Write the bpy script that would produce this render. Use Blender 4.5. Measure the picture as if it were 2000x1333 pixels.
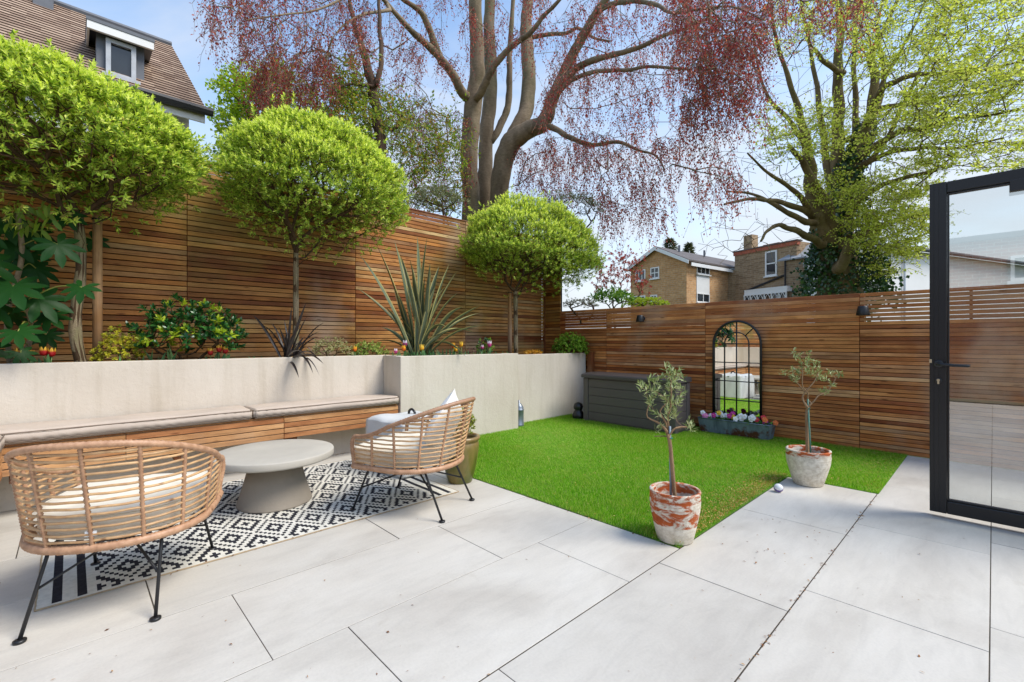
import bpy, bmesh, math, random
import numpy as np
from mathutils import Vector, Matrix
random.seed(7); RNG = np.random.default_rng(11)
R = math.radians; PI = math.pi
for o in list(bpy.data.objects): bpy.data.objects.remove(o)
scene = bpy.context.scene; COL = scene.collection

# ---------------------------------------------------------------- camera
EYE = 1.2; FOC = 900.0; YAW = math.atan(940.0/900.0); CS = math.cos(YAW); SN = math.sin(YAW)
cam = bpy.data.cameras.new('camera'); cam.sensor_width = 36; cam.lens = FOC/2000*36
cam.clip_start = 0.05; cam.clip_end = 2000
co = bpy.data.objects.new('camera', cam); COL.objects.link(co)
co.location = (0, 0, EYE); co.rotation_euler = (R(90), 0, YAW); scene.camera = co
# ---------------------------------------------------------------- light
SUN_AZ = Vector((0.80, 0.45)); SUN_EL = R(52)
sd = Vector((SUN_AZ.normalized().x*math.cos(SUN_EL), SUN_AZ.normalized().y*math.cos(SUN_EL), math.sin(SUN_EL)))
world = bpy.data.worlds.new('World'); scene.world = world; world.use_nodes = True
nt = world.node_tree; nt.nodes.clear(); N = nt.nodes.new; L = nt.links.new
sky = N('ShaderNodeTexSky'); sky.sky_type = 'NISHITA'; sky.sun_disc = False
sky.sun_elevation = SUN_EL; sky.sun_rotation = math.atan2(sd.x, sd.y)
sky.air_density = 1.25; sky.dust_density = 0.4; sky.ozone_density = 1.6
tc = N('ShaderNodeTexCoord'); mp = N('ShaderNodeMapping'); mp.inputs['Scale'].default_value = (1.0, 1.0, 3.2)
no = N('ShaderNodeTexNoise'); no.inputs['Scale'].default_value = 2.3; no.inputs['Detail'].default_value = 7; no.inputs['Roughness'].default_value = .56
no.inputs['Distortion'].default_value = .5
L(tc.outputs['Generated'], mp.inputs['Vector']); L(mp.outputs[0], no.inputs['Vector'])
sx = N('ShaderNodeSeparateXYZ'); L(tc.outputs['Generated'], sx.inputs[0])
low = N('ShaderNodeMapRange'); low.inputs['From Min'].default_value = 0.02; low.inputs['From Max'].default_value = .75
low.inputs['To Min'].default_value = .46; low.inputs['To Max'].default_value = -.07
L(sx.outputs['Z'], low.inputs['Value'])
ad = N('ShaderNodeMath'); ad.operation = 'ADD'; L(no.outputs['Fac'], ad.inputs[0]); L(low.outputs[0], ad.inputs[1])
rp = N('ShaderNodeMapRange'); rp.inputs['From Min'].default_value = .42; rp.inputs['From Max'].default_value = .95
rp.inputs['To Max'].default_value = .92; rp.interpolation_type = 'SMOOTHSTEP'
L(ad.outputs[0], rp.inputs['Value'])
mx = N('ShaderNodeMix'); mx.data_type = 'RGBA'; L(rp.outputs[0], mx.inputs[0]); L(sky.outputs[0], mx.inputs[6])
mx.inputs[7].default_value = (3.0, 3.2, 3.5, 1)
bg = N('ShaderNodeBackground'); bg.inputs['Strength'].default_value = 0.15
wo = N('ShaderNodeOutputWorld'); L(mx.outputs[2], bg.inputs['Color']); L(bg.outputs[0], wo.inputs['Surface'])
sl = bpy.data.lights.new('sun', 'SUN'); sl.energy = 2.15; sl.angle = R(26); sl.color = (1, .945, .85)
so = bpy.data.objects.new('sun', sl); COL.objects.link(so); so.location = (6, 4, 12)
so.rotation_euler = sd.to_track_quat('Z', 'Y').to_euler()
vs = scene.view_settings; vs.view_transform = 'Standard'; vs.look = 'None'; vs.gamma = 1; vs.exposure = 0.88; vs.use_curve_mapping = False
scene.render.engine = 'CYCLES'; cy = scene.cycles
cy.max_bounces = 7; cy.diffuse_bounces = 3; cy.glossy_bounces = 4; cy.transmission_bounces = 6; cy.transparent_max_bounces = 12
cy.use_denoising = True; cy.caustics_reflective = False; cy.caustics_refractive = False

# ---------------------------------------------------------------- helpers
def at(px, py, t):
    """photo pixel + distance along the viewing axis -> world point"""
    x = (px-1000)/FOC*t
    return Vector((x*CS-t*SN, x*SN+t*CS, EYE-(py-667)/FOC*t))
def tX(px, X):
    """viewing-axis distance at which photo column px meets the plane x = X"""
    return X/((px-1000)/FOC*CS-SN)
def cam2w(x, f, z=0.0): return Vector((x*CS-f*SN, x*SN+f*CS, z))
def srgb(r, g, b):
    f = lambda c: (c/255/12.92 if c <= 10 else ((c/255+.055)/1.055)**2.4)
    return (f(r), f(g), f(b), 1)
def empty(name, loc=(0, 0, 0), rz=0):
    o = bpy.data.objects.new(name, None); COL.objects.link(o); o.location = loc; o.rotation_euler = (0, 0, rz); o.empty_display_size = .1
    return o
def tag(o, label, cat, group=None):
    o['label'] = label; o['category'] = cat
    if group: o['group'] = group
    return o
def thing(name, label, cat, loc=(0, 0, 0), rz=0, group=None): return tag(empty(name, loc, rz), label, cat, group)
def link(name, me, mat=None, parent=None, loc=None, rot=None):
    o = bpy.data.objects.new(name, me); COL.objects.link(o)
    if mat is not None and len(me.materials) == 0:
        for m in (mat if isinstance(mat, (list, tuple)) else [mat]): me.materials.append(m)
    if parent is not None: o.parent = parent
    if loc is not None: o.location = loc
    if rot is not None: o.rotation_euler = rot
    return o
class MB:
    def __init__(s): s.v = []; s.f = []; s.m = []
    def add(s, vs, fs, mi=0):
        b = len(s.v); s.v.extend(tuple(v) for v in vs); s.f.extend(tuple(i+b for i in f) for f in fs); s.m.extend([mi]*len(fs)); return s
    def box(s, x0, x1, y0, y1, z0, z1, mi=0, M=None):
        vs = [Vector((x, y, z)) for x in (x0, x1) for y in (y0, y1) for z in (z0, z1)]
        if M is not None: vs = [M @ v for v in vs]
        return s.add(vs, [(0, 1, 3, 2), (4, 6, 7, 5), (0, 4, 5, 1), (2, 3, 7, 6), (0, 2, 6, 4), (1, 5, 7, 3)], mi)
    def tube(s, pts, rad, n=8, cap=True, mi=0, closed=False):
        pts = [Vector(p) for p in pts]; k = len(pts)
        if not hasattr(rad, '__len__'): rad = [rad]*k
        T = []
        for i in range(k):
            a = pts[(i-1) % k] if (closed or i > 0) else pts[i]; b = pts[(i+1) % k] if (closed or i < k-1) else pts[i]
            d = b-a; T.append(d.normalized() if d.length > 1e-9 else Vector((0, 0, 1)))
        u = T[0].orthogonal().normalized(); vs = []
        for i in range(k):
            u = u-T[i]*u.dot(T[i]); u = u.normalized() if u.length > 1e-6 else T[i].orthogonal().normalized()
            w = T[i].cross(u)
            for j in range(n):
                a = 2*PI*j/n; vs.append(pts[i]+(u*math.cos(a)+w*math.sin(a))*rad[i])
        fs = []
        for i in range(k if closed else k-1):
            i2 = (i+1) % k
            for j in range(n): fs.append((i*n+j, i*n+(j+1) % n, i2*n+(j+1) % n, i2*n+j))
        if cap and not closed: fs.append(tuple(range(n-1, -1, -1))); fs.append(tuple((k-1)*n+j for j in range(n)))
        return s.add(vs, fs, mi)
    def lathe(s, prof, n=32, c=(0, 0, 0), mi=0, wob=0):
        vs = []; fs = []
        for (r, z) in prof:
            for j in range(n):
                a = 2*PI*j/n; vs.append((c[0]+r*math.cos(a), c[1]+r*math.sin(a), c[2]+z))
        for i in range(len(prof)-1):
            for j in range(n): fs.append((i*n+j, i*n+(j+1) % n, (i+1)*n+(j+1) % n, (i+1)*n+j))
        if prof[0][0] > 1e-5: fs.append(tuple(range(n-1, -1, -1)))
        if prof[-1][0] > 1e-5: fs.append(tuple((len(prof)-1)*n+j for j in range(n)))
        return s.add(vs, fs, mi)
    def mesh(s, name='mesh', smooth=False):
        me = bpy.data.meshes.new(name); me.from_pydata([tuple(v) for v in s.v], [], s.f)
        if any(s.m): me.polygons.foreach_set('material_index', s.m)
        if smooth: me.polygons.foreach_set('use_smooth', [True]*len(me.polygons))
        me.update(); return me
    def build(s, name, mat=None, parent=None, smooth=False, loc=None, rot=None): return link(name, s.mesh(name, smooth), mat, parent, loc, rot)
def bevel_mesh(name, sx, sy, sz, r, seg=2, smooth=True, sub=None):
    bm = bmesh.new(); bmesh.ops.create_cube(bm, size=1)
    bmesh.ops.scale(bm, vec=(sx, sy, sz), verts=bm.verts)
    bmesh.ops.bevel(bm, geom=list(bm.edges), offset=r, segments=seg, profile=.5, affect='EDGES')
    me = bpy.data.meshes.new(name); bm.to_mesh(me); bm.free()
    if smooth: me.polygons.foreach_set('use_smooth', [True]*len(me.polygons))
    return me
def np_mesh(name, V, F, mat=None, parent=None, smooth=False, midx=None):
    """fast mesh from vertex array and equal-sided face array"""
    me = bpy.data.meshes.new(name); V = np.asarray(V, dtype=np.float32); F = np.asarray(F, dtype=np.int32); k = F.shape[1]
    me.vertices.add(len(V)); me.vertices.foreach_set('co', V.ravel())
    me.loops.add(F.size); me.loops.foreach_set('vertex_index', F.ravel())
    me.polygons.add(len(F)); me.polygons.foreach_set('loop_start', np.arange(0, F.size, k, dtype=np.int32))
    if midx is not None: me.polygons.foreach_set('material_index', np.asarray(midx, dtype=np.int32))
    if smooth: me.polygons.foreach_set('use_smooth', np.ones(len(F), dtype=bool))
    me.update(calc_edges=True)
    return link(name, me, mat, parent)
def unit(a): return a/np.maximum(np.linalg.norm(a, axis=-1, keepdims=True), 1e-9)
def leaf_arrays(P, D, U, Ln, W, fold=.25, hi=False, droop=0.0):
    """P base, D direction, U rough up normal, Ln length, W width -> verts, tri faces"""
    n = len(P); D = unit(D); S = unit(np.cross(D, U)); Nn = np.cross(S, D)
    Ln = np.broadcast_to(np.asarray(Ln, float), (n,))[:, None]; W = np.broadcast_to(np.asarray(W, float), (n,))[:, None]
    if not hi:
        a = P; t = P+D*Ln-Nn*Ln*droop; l = P+D*Ln*.48+S*W*.5+Nn*W*fold; r = P+D*Ln*.48-S*W*.5+Nn*W*fold
        V = np.stack([a, r, t, l], 1).reshape(-1, 3); b = (np.arange(n)*4)[:, None]
        F = np.concatenate([b+np.array([[0, 1, 2]]), b+np.array([[0, 2, 3]])], 0)
    else:
        m = P+D*Ln*.5+Nn*Ln*droop*.2
        pts = [P, P+D*Ln*.28+S*W*-.42+Nn*W*fold, P+D*Ln*.66-S*W*.44+Nn*(W*fold-Ln*droop*.4), P+D*Ln-Nn*Ln*droop,
               P+D*Ln*.66+S*W*.44+Nn*(W*fold-Ln*droop*.4), P+D*Ln*.28+S*W*.42+Nn*W*fold, m]
        V = np.stack(pts, 1).reshape(-1, 3); b = (np.arange(n)*7)[:, None]
        F = np.concatenate([b+np.array([[i, (i+1) % 6, 6]]) for i in range(6)], 0)
    return V, F
def leaves(name, P, D, U, Ln, W, mat, parent, fold=.25, hi=False, droop=0.0, mat_ix=None):
    P = np.asarray(P, float); V, F = leaf_arrays(P, np.asarray(D, float), np.asarray(U, float), Ln, W, fold, hi, droop)
    mi = None
    if mat_ix is not None:
        k = 6 if hi else 2; mi = np.tile(np.asarray(mat_ix), k)
    o = np_mesh(name, V, F, mat, parent, False, mi); o['kind'] = 'stuff'; return o

# ---------------------------------------------------------------- materials
def new_mat(name):
    m = bpy.data.materials.new(name); m.use_nodes = True; t = m.node_tree
    return m, t, t.nodes['Principled BSDF'], t.nodes.new, t.links.new
def ramp(t, stops, interp='LINEAR'):
    r = t.nodes.new('ShaderNodeValToRGB'); cr = r.color_ramp; cr.interpolation = interp
    while len(cr.elements) > 1: cr.elements.remove(cr.elements[-1])
    cr.elements[0].position = stops[0][0]; cr.elements[0].color = stops[0][1]
    for p, c in stops[1:]:
        e = cr.elements.new(p); e.color = c
    return r
def noise(t, scale, detail=5, rough=.55, vec=None, distort=0):
    n = t.nodes.new('ShaderNodeTexNoise'); n.inputs['Scale'].default_value = scale; n.inputs['Detail'].default_value = detail
    n.inputs['Roughness'].default_value = rough; n.inputs['Distortion'].default_value = distort
    if vec is not None: t.links.new(vec, n.inputs['Vector'])
    return n
def mixrgb(t, fac, a, b, mode='MIX'):
    m = t.nodes.new('ShaderNodeMix'); m.data_type = 'RGBA'; m.blend_type = mode
    for sock, v in ((m.inputs[0], fac), (m.inputs[6], a), (m.inputs[7], b)):
        if hasattr(v, 'is_output'): t.links.new(v, sock)
        else: sock.default_value = v
    return m.outputs[2]
def mathn(t, op, a, b=None, c=None):
    m = t.nodes.new('ShaderNodeMath'); m.operation = op
    for i, v in enumerate((a, b, c)):
        if v is None: continue
        if hasattr(v, 'is_output'): t.links.new(v, m.inputs[i])
        else: m.inputs[i].default_value = v
    return m.outputs[0]
def bump(t, h, strength=.3, dist=.01):
    b = t.nodes.new('ShaderNodeBump'); b.inputs['Strength'].default_value = strength; b.inputs['Distance'].default_value = dist
    t.links.new(h, b.inputs['Height']); return b.outputs[0]
def coords(t, kind='Object', scale=None, rnd=False):
    c = t.nodes.new('ShaderNodeTexCoord').outputs[kind]
    if rnd:
        oi = t.nodes.new('ShaderNodeObjectInfo'); a = t.nodes.new('ShaderNodeVectorMath'); a.operation = 'ADD'
        s = t.nodes.new('ShaderNodeVectorMath'); s.operation = 'SCALE'; s.inputs[0].default_value = (37.1, 91.7, 53.3)
        t.links.new(oi.outputs['Random'], s.inputs['Scale']); t.links.new(c, a.inputs[0]); t.links.new(s.outputs[0], a.inputs[1]); c = a.outputs[0]
    if scale is not None:
        m = t.nodes.new('ShaderNodeMapping'); m.inputs['Scale'].default_value = scale; t.links.new(c, m.inputs['Vector']); c = m.outputs[0]
    return c
def world_pos(t, scale=None):
    c = t.nodes.new('ShaderNodeNewGeometry').outputs['Position']
    if scale is not None:
        m = t.nodes.new('ShaderNodeMapping'); m.inputs['Scale'].default_value = scale; t.links.new(c, m.inputs['Vector']); c = m.outputs[0]
    return c
def plain(name, col, rough=.6, var=.12, scale=8, metal=0, bmp=0, bscale=60, spec=.5, coat=0):
    m, t, p, N, L = new_mat(name); v = coords(t)
    n = noise(t, scale, 5, .6, v)
    lo = tuple(c*(1-var) for c in col[:3])+(1,); hi = tuple(min(1, c*(1+var)) for c in col[:3])+(1,)
    r = ramp(t, [(.3, lo), (.7, hi)]); L(n.outputs['Fac'], r.inputs[0]); L(r.outputs[0], p.inputs['Base Color'])
    p.inputs['Roughness'].default_value = rough; p.inputs['Metallic'].default_value = metal; p.inputs['Specular IOR Level'].default_value = spec
    if coat: p.inputs['Coat Weight'].default_value = coat
    if bmp: L(bump(t, noise(t, bscale, 4, .6, v).outputs['Fac'], bmp, .004), p.inputs['Normal'])
    return m
def leaf_mat(name, stops, trans=.35, rough=.5, spec=.35):
    """leaf: colour varies from leaf to leaf, light shines through"""
    m, t, p, N, L = new_mat(name)
    g = N('ShaderNodeNewGeometry'); r = ramp(t, stops); L(g.outputs['Random Per Island'], r.inputs[0])
    L(r.outputs[0], p.inputs['Base Color']); p.inputs['Roughness'].default_value = rough; p.inputs['Specular IOR Level'].default_value = spec
    tr = N('ShaderNodeBsdfTranslucent'); hs = N('ShaderNodeHueSaturation'); hs.inputs['Saturation'].default_value = 1.02; hs.inputs['Value'].default_value = 1.35
    L(r.outputs[0], hs.inputs['Color']); L(hs.outputs[0], tr.inputs['Color'])
    mxs = N('ShaderNodeMixShader'); mxs.inputs[0].default_value = trans
    L(p.outputs[0], mxs.inputs[1]); L(tr.outputs[0], mxs.inputs[2]); L(mxs.outputs[0], t.nodes['Material Output'].inputs['Surface'])
    return m
def bark_mat(name, a, b, scale=6, green=None, bs=.5):
    m, t, p, N, L = new_mat(name); v = world_pos(t, (1, 1, .35))
    n = noise(t, scale, 8, .62, v, .4); r = ramp(t, [(.28, a), (.72, b)]); L(n.outputs['Fac'], r.inputs[0]); c = r.outputs[0]
    if green:
        n2 = noise(t, scale*.35, 4, .6, world_pos(t)); k = ramp(t, [(.48, (0, 0, 0, 1)), (.68, (1, 1, 1, 1))]); L(n2.outputs['Fac'], k.inputs[0])
        c = mixrgb(t, mathn(t, 'MULTIPLY', k.outputs[0], .55), c, green)
    L(c, p.inputs['Base Color']); p.inputs['Roughness'].default_value = .85; p.inputs['Specular IOR Level'].default_value = .2
    n9 = noise(t, scale*5, 6, .7, world_pos(t, (1, 1, 2.2))); k9 = ramp(t, [(.34, (.62, .6, .56, 1)), (.6, (1.06, 1.05, 1.04, 1))]); L(n9.outputs['Fac'], k9.inputs[0]); L(mixrgb(t, .7, c, k9.outputs[0], 'MULTIPLY'), p.inputs['Base Color'])
    L(bump(t, mathn(t, 'ADD', n.outputs['Fac'], mathn(t, 'MULTIPLY', n9.outputs['Fac'], .4)), bs, .04), p.inputs['Normal']); return m

def wood_slat(name, stops, algae=.4, axis=0):
    m, t, p, N, L = new_mat(name)
    oi = N('ShaderNodeObjectInfo'); r = ramp(t, stops); L(oi.outputs['Random'], r.inputs[0])
    sc = [28, 28, 28]; sc[axis] = 1.1
    g = noise(t, 3.0, 8, .65, coords(t, 'Object', tuple(sc), True), .35)
    gr = ramp(t, [(.25, (.5, .45, .42, 1)), (.5, (.95, .95, .95, 1)), (.8, (1.25, 1.2, 1.12, 1))]); L(g.outputs['Fac'], gr.inputs[0])
    c = mixrgb(t, 1.0, r.outputs[0], gr.outputs[0], 'MULTIPLY')
    # patches along one slat: sap wood, stains
    s2 = [2, 2, 2]; s2[axis] = 1.6
    n2 = noise(t, 1.3, 4, .6, coords(t, 'Object', tuple(s2), True)); k2 = ramp(t, [(.42, (.72, .60, .50, 1)), (.62, (1.12, 1.12, 1.1, 1))]); L(n2.outputs['Fac'], k2.inputs[0])
    c = mixrgb(t, .8, c, k2.outputs[0], 'MULTIPLY')
    # algae bloom and silvering in large soft patches
    n3 = noise(t, .75, 4, .55, world_pos(t, (1, 1, 1.3))); k3 = ramp(t, [(.46, (0, 0, 0, 1)), (.66, (1, 1, 1, 1))]); L(n3.outputs['Fac'], k3.inputs[0])
    c = mixrgb(t, mathn(t, 'MULTIPLY', k3.outputs[0], algae), c, srgb(128, 112, 48))
    n4 = noise(t, .55, 4, .6, world_pos(t, (1.4, 1.4, 1.1))); k4 = ramp(t, [(.54, (0, 0, 0, 1)), (.72, (1, 1, 1, 1))]); L(n4.outputs['Fac'], k4.inputs[0])
    c = mixrgb(t, mathn(t, 'MULTIPLY', k4.outputs[0], .6), c, srgb(178, 158, 138))
    # knots
    vo = N('ShaderNodeTexVoronoi'); vo.inputs['Scale'].default_value = 1.0
    s3 = [14, 14, 14]; s3[axis] = 3.2
    L(coords(t, 'Object', tuple(s3), True), vo.inputs['Vector']); kk = ramp(t, [(.05, (.38, .3, .26, 1)), (.14, (1, 1, 1, 1))]); L(vo.outputs['Distance'], kk.inputs[0])
    c = mixrgb(t, .9, c, kk.outputs[0], 'MULTIPLY')
    L(c, p.inputs['Base Color']); p.inputs['Roughness'].default_value = .62; p.inputs['Specular IOR Level'].default_value = .3
    L(bump(t, g.outputs['Fac'], .35, .003), p.inputs['Normal'])
    return m
CEDAR = [(0, srgb(116, 62, 32)), (.12, srgb(172, 112, 62)), (.26, srgb(202, 148, 94)), (.38, srgb(150, 90, 48)), (.5, srgb(196, 162, 124)),
         (.62, srgb(184, 118, 62)), (.74, srgb(168, 132, 100)), (.86, srgb(134, 74, 40)), (1, srgb(206, 152, 96))]
M_slat = wood_slat('cedar_slat', [(p, (min(1, c[0]*1.22), c[1]*1.08, c[2]*1.0, 1)) for p, c in CEDAR], .16)
M_slat_tall = wood_slat('cedar_slat_tall', [(p, (c[0]*1.06, c[1]*1.10, c[2]*.92, 1)) for p, c in CEDAR], .62)
M_bench = wood_slat('cedar_bench', [(0, srgb(190, 140, 92)), (.5, srgb(205, 158, 110)), (1, srgb(176, 118, 74))], .0)
M_back = plain('dark_backing', srgb(46, 32, 24), .9, .3, 5)
M_post = wood_slat('cedar_post', [(0, srgb(120, 66, 36)), (1, srgb(140, 82, 46))], .2, 2)

def paving_mat():
    m, t, p, N, L = new_mat('porcelain_paving'); v = world_pos(t)
    oi = N('ShaderNodeObjectInfo')
    n = noise(t, 1.6, 6, .62, world_pos(t, (1, .55, 1)), .6); r = ramp(t, [(.28, srgb(182, 175, 164)), (.5, srgb(198, 192, 181)), (.75, srgb(208, 203, 193))]); L(n.outputs['Fac'], r.inputs[0])
    n2 = noise(t, 5, 8, .7, world_pos(t, (3, .7, 1)), .8); r2 = ramp(t, [(.3, (.78, .78, .785, 1)), (.55, (1, 1, 1, 1)), (.8, (1.04, 1.035, 1.03, 1))]); L(n2.outputs['Fac'], r2.inputs[0])
    c = mixrgb(t, .42, r.outputs[0], r2.outputs[0], 'MULTIPLY')
    n3 = noise(t, 90, 3, .6, v); r3 = ramp(t, [(.3, (.9, .9, .9, 1)), (.6, (1.02, 1.02, 1.02, 1))]); L(n3.outputs['Fac'], r3.inputs[0])
    c = mixrgb(t, .5, c, r3.outputs[0], 'MULTIPLY')
    n5 = noise(t, 2.3, 6, .7, world_pos(t)); k5 = ramp(t, [(.62, (0, 0, 0, 1)), (.74, (1, 1, 1, 1))]); L(n5.outputs['Fac'], k5.inputs[0])
    c = mixrgb(t, mathn(t, 'MULTIPLY', k5.outputs[0], .30), c, srgb(150, 138, 118))
    vv = mathn(t, 'MULTIPLY_ADD', oi.outputs['Random'], .11, .93)
    cb = N('ShaderNodeCombineXYZ'); [L(vv, cb.inputs[i]) for i in range(3)]
    c = mixrgb(t, 1, c, cb.outputs[0], 'MULTIPLY')
    L(c, p.inputs['Base Color'])
    rr = ramp(t, [(.3, (.42, .42, .42, 1)), (.7, (.6, .6, .6, 1))]); L(n.outputs['Fac'], rr.inputs[0]); L(rr.outputs[0], p.inputs['Roughness'])
    L(bump(t, n3.outputs['Fac'], .08, .002), p.inputs['Normal']); return m
M_pave = paving_mat()
def render_mat():
    m, t, p, N, L = new_mat('painted_render'); v = world_pos(t)
    n = noise(t, 1.2, 6, .6, v); r = ramp(t, [(.3, srgb(196, 184, 168)), (.7, srgb(210, 200, 186))]); L(n.outputs['Fac'], r.inputs[0])
    # rain streaks
    n2 = noise(t, 3, 6, .6, world_pos(t, (3, 3, .25))); k = ramp(t, [(.5, (1, 1, 1, 1)), (.75, (.80, .78, .73, 1))]); L(n2.outputs['Fac'], k.inputs[0])
    c = mixrgb(t, .7, r.outputs[0], k.outputs[0], 'MULTIPLY')
    # chips and scuffs
    n4 = noise(t, 14, 5, .7, v); k4 = ramp(t, [(.70, (1, 1, 1, 1)), (.75, (.78, .76, .72, 1))]); L(n4.outputs['Fac'], k4.inputs[0])
    c = mixrgb(t, .8, c, k4.outputs[0], 'MULTIPLY')
    L(c, p.inputs['Base Color']); p.inputs['Roughness'].default_value = .85; p.inputs['Specular IOR Level'].default_value = .25
    L(bump(t, noise(t, 22, 8, .75, v).outputs['Fac'], .4, .012), p.inputs['Normal']); return m
M_render = render_mat()
M_soil = plain('soil', srgb(58, 44, 34), .95, .4, 20, bmp=.8, bscale=30)
M_joint = plain('joint_grit', srgb(70, 62, 52), .95, .4, 30, bmp=.5)
M_black = plain('black_steel', srgb(24, 24, 26), .42, .1, 10, spec=.5)
M_blackalu = plain('black_aluminium', srgb(15, 16, 19), .38, .06, 3, spec=.5)
M_white = plain('white_paint', srgb(228, 228, 226), .5, .04, 3)
# ================================================================ SETTING
def structure(o): o['kind'] = 'structure'; return o
M_ground = plain('ground_earth', srgb(92, 98, 62), .95, .35, .6)
structure(MB().add([(-700, -700, -.06), (700, -700, -.06), (700, 700, -.06), (-700, 700, -.06)], [(0, 1, 2, 3)]).build('ground', M_ground))
# ---- paving: 600 x 1200 porcelain slabs laid in columns, staggered
pave = structure(MB().box(-4.9, 2.4, -4.0, 6.34, -.05, -.0016).build('paving', M_joint))
LAWN_Y = 2.54; LAWN_IN = 4.57; LAWN_X = -1.25; LAWN_R = -.615
cols = [(-4.97, -4.35, .40), (-4.35, -3.73, .95), (-3.73, -3.11, .02), (-3.11, -2.493, .27), (-2.493, -1.874, .55), (-1.874, -1.254, .84),
        (-1.254, -.629, 1.13), (-.629, -.010, 1.39), (-.010, .61, .445), (.61, 1.23, 1.0), (1.23, 1.85, .3)]
slab_cache = {}
for (xa, xb, off) in cols:
    y_end = LAWN_Y if xb < -1.2 else (LAWN_IN if xb < -.6 else 6.33)
    ys = [y for y in [off+1.17*k for k in range(-5, 7)] if -3.6 < y < y_end-.06]
    ys = [-4.0]+ys+[y_end]
    x0 = max(xa, -4.9)
    for y0, y1 in zip(ys[:-1], ys[1:]):
        g = random.choice((.003, .004, .005, .0065)); gx = .0045 if abs(xb+.629) > .01 else .008
        w = round(xb-x0-gx, 3); h = round(y1-y0-g, 3)
        if (w, h) not in slab_cache:
            me = bevel_mesh('slab', w, h, .03, .0009, 1, False); me.materials.append(M_pave); slab_cache[(w, h)] = me
        link('slab', slab_cache[(w, h)], None, pave, ((x0+xb)/2, (y0+y1)/2, -.015+random.uniform(-.0008, .0008)), (random.uniform(-.0006, .0006), random.uniform(-.0008, .0008), 0))
# ---- lawn
def lawn_base_mat():
    m, t, p, N, L = new_mat('lawn_base'); n = noise(t, 30, 5, .6, world_pos(t)); r = ramp(t, [(.3, srgb(62, 104, 20)), (.7, srgb(100, 140, 36))])
    L(n.outputs['Fac'], r.inputs[0]); L(r.outputs[0], p.inputs['Base Color']); p.inputs['Roughness'].default_value = .9; return m
lw = MB()
lw.box(-4.74, LAWN_X-.006, LAWN_Y+.005, LAWN_IN, -.05, .002); lw.box(-4.74, LAWN_R-.006, LAWN_IN+.004, 6.34, -.05, .002)
lawn = structure(lw.build('lawn', lawn_base_mat()))
def in_lawn(x, y): return ((y > LAWN_Y+.008) & (x > -4.74) & (y < 6.33) & (x < np.where(y < LAWN_IN+.003, LAWN_X-.008, LAWN_R-.008)) & ~((x < -4.49) & (y < 4.44)))
def grass():
    n = 560000; x = RNG.uniform(-4.74, LAWN_R, n); y = RNG.uniform(LAWN_Y, 6.33, n); k = in_lawn(x, y); x = x[k]; y = y[k]; n = len(x)
    # artificial turf: pile leans in brushed patches
    ph = np.sin(x*2.3+np.sin(y*1.7)*1.4)+np.cos(y*2.9+x*.8)
    a = RNG.uniform(0, 2*PI, n); lean = RNG.uniform(.003, .016, n); h = RNG.uniform(.011, .032, n)*(1+.16*ph)
    tx = x+np.cos(a)*lean+.006*ph; ty = y+np.sin(a)*lean-.008
    b = RNG.uniform(0, PI, n); w = RNG.uniform(.0011, .0021, n); dx = np.cos(b)*w; dy = np.sin(b)*w; z0 = np.zeros(n)
    V = np.stack([np.stack([x-dx, y-dy, z0], 1), np.stack([x+dx, y+dy, z0], 1), np.stack([tx, ty, h], 1)], 1).reshape(-1, 3)
    F = np.arange(n*3).reshape(-1, 3)
    m = leaf_mat('turf_blade', [(0, srgb(72, 126, 20)), (.35, srgb(108, 172, 28)), (.65, srgb(140, 198, 44)), (.85, srgb(182, 216, 86)), (1, srgb(222, 212, 140))], .4, .55, .25)
    # worn, thatchy patches in the pile
    t_ = m.node_tree; pr = t_.nodes['Principled BSDF']; src = pr.inputs['Base Color'].links[0].from_socket
    pn = noise(t_, 3.2, 6, .68, world_pos(t_), .6); kr = ramp(t_, [(.44, (0, 0, 0, 1)), (.70, (1, 1, 1, 1))]); t_.links.new(pn.outputs['Fac'], kr.inputs[0])
    t_.links.new(mixrgb(t_, mathn(t_, 'MULTIPLY', kr.outputs[0], .5), src, srgb(190, 182, 88)), pr.inputs['Base Color'])
    o = np_mesh('grass', V, F, m); o['kind'] = 'stuff'; o['label'] = 'bright green artificial grass pile of the lawn'; o['category'] = 'grass'
grass()
# ---- rendered planter
pl = thing('raised_planter', 'long raised planter of cream painted render along tall slatted fence', 'planter', (-4.9, 2.6, 0))
def pbox(name, x0, x1, y0, y1, z0, z1, mat, parent, bev=.006):
    me = bevel_mesh(name, x1-x0, y1-y0, z1-z0, bev, 2, False); o = link(name, me, mat, parent)
    o.location = Vector(((x0+x1)/2, (y0+y1)/2, (z0+z1)/2))-parent.location; return o
pbox('wall', -5.0, -4.9, -.85, 2.72, 0, 1.035, M_render, pl)
pbox('wall', -4.898, -4.602, 2.62, 2.72, 0, 1.033, M_render, pl)
pbox('wall', -4.6, -4.5, 2.615, 4.43, -.01, 1.03, M_render, pl)
pbox('wall', -4.748, -4.602, 4.33, 4.428, 0, 1.028, M_render, pl)
pbox('wall', -4.85, -4.75, 4.32, 6.27, -.01, 1.0, M_render, pl)
pbox('wall', -5.7, -3.3, -.95, -.852, 0, 1.03, M_render, pl)
sm = MB()
def soil_patch(x0, x1, y0, y1, z=.93, st=.09):
    nx = max(2, int((x1-x0)/st)); ny = max(2, int((y1-y0)/st)); vs = []; fs = []
    for i in range(nx+1):
        for j in range(ny+1): vs.append((x0+(x1-x0)*i/nx, y0+(y1-y0)*j/ny, z+random.uniform(-.02, .02)))
    for i in range(nx):
        for j in range(ny): fs.append((i*(ny+1)+j, (i+1)*(ny+1)+j, (i+1)*(ny+1)+j+1, i*(ny+1)+j+1))
    sm.add(vs, fs)
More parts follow.
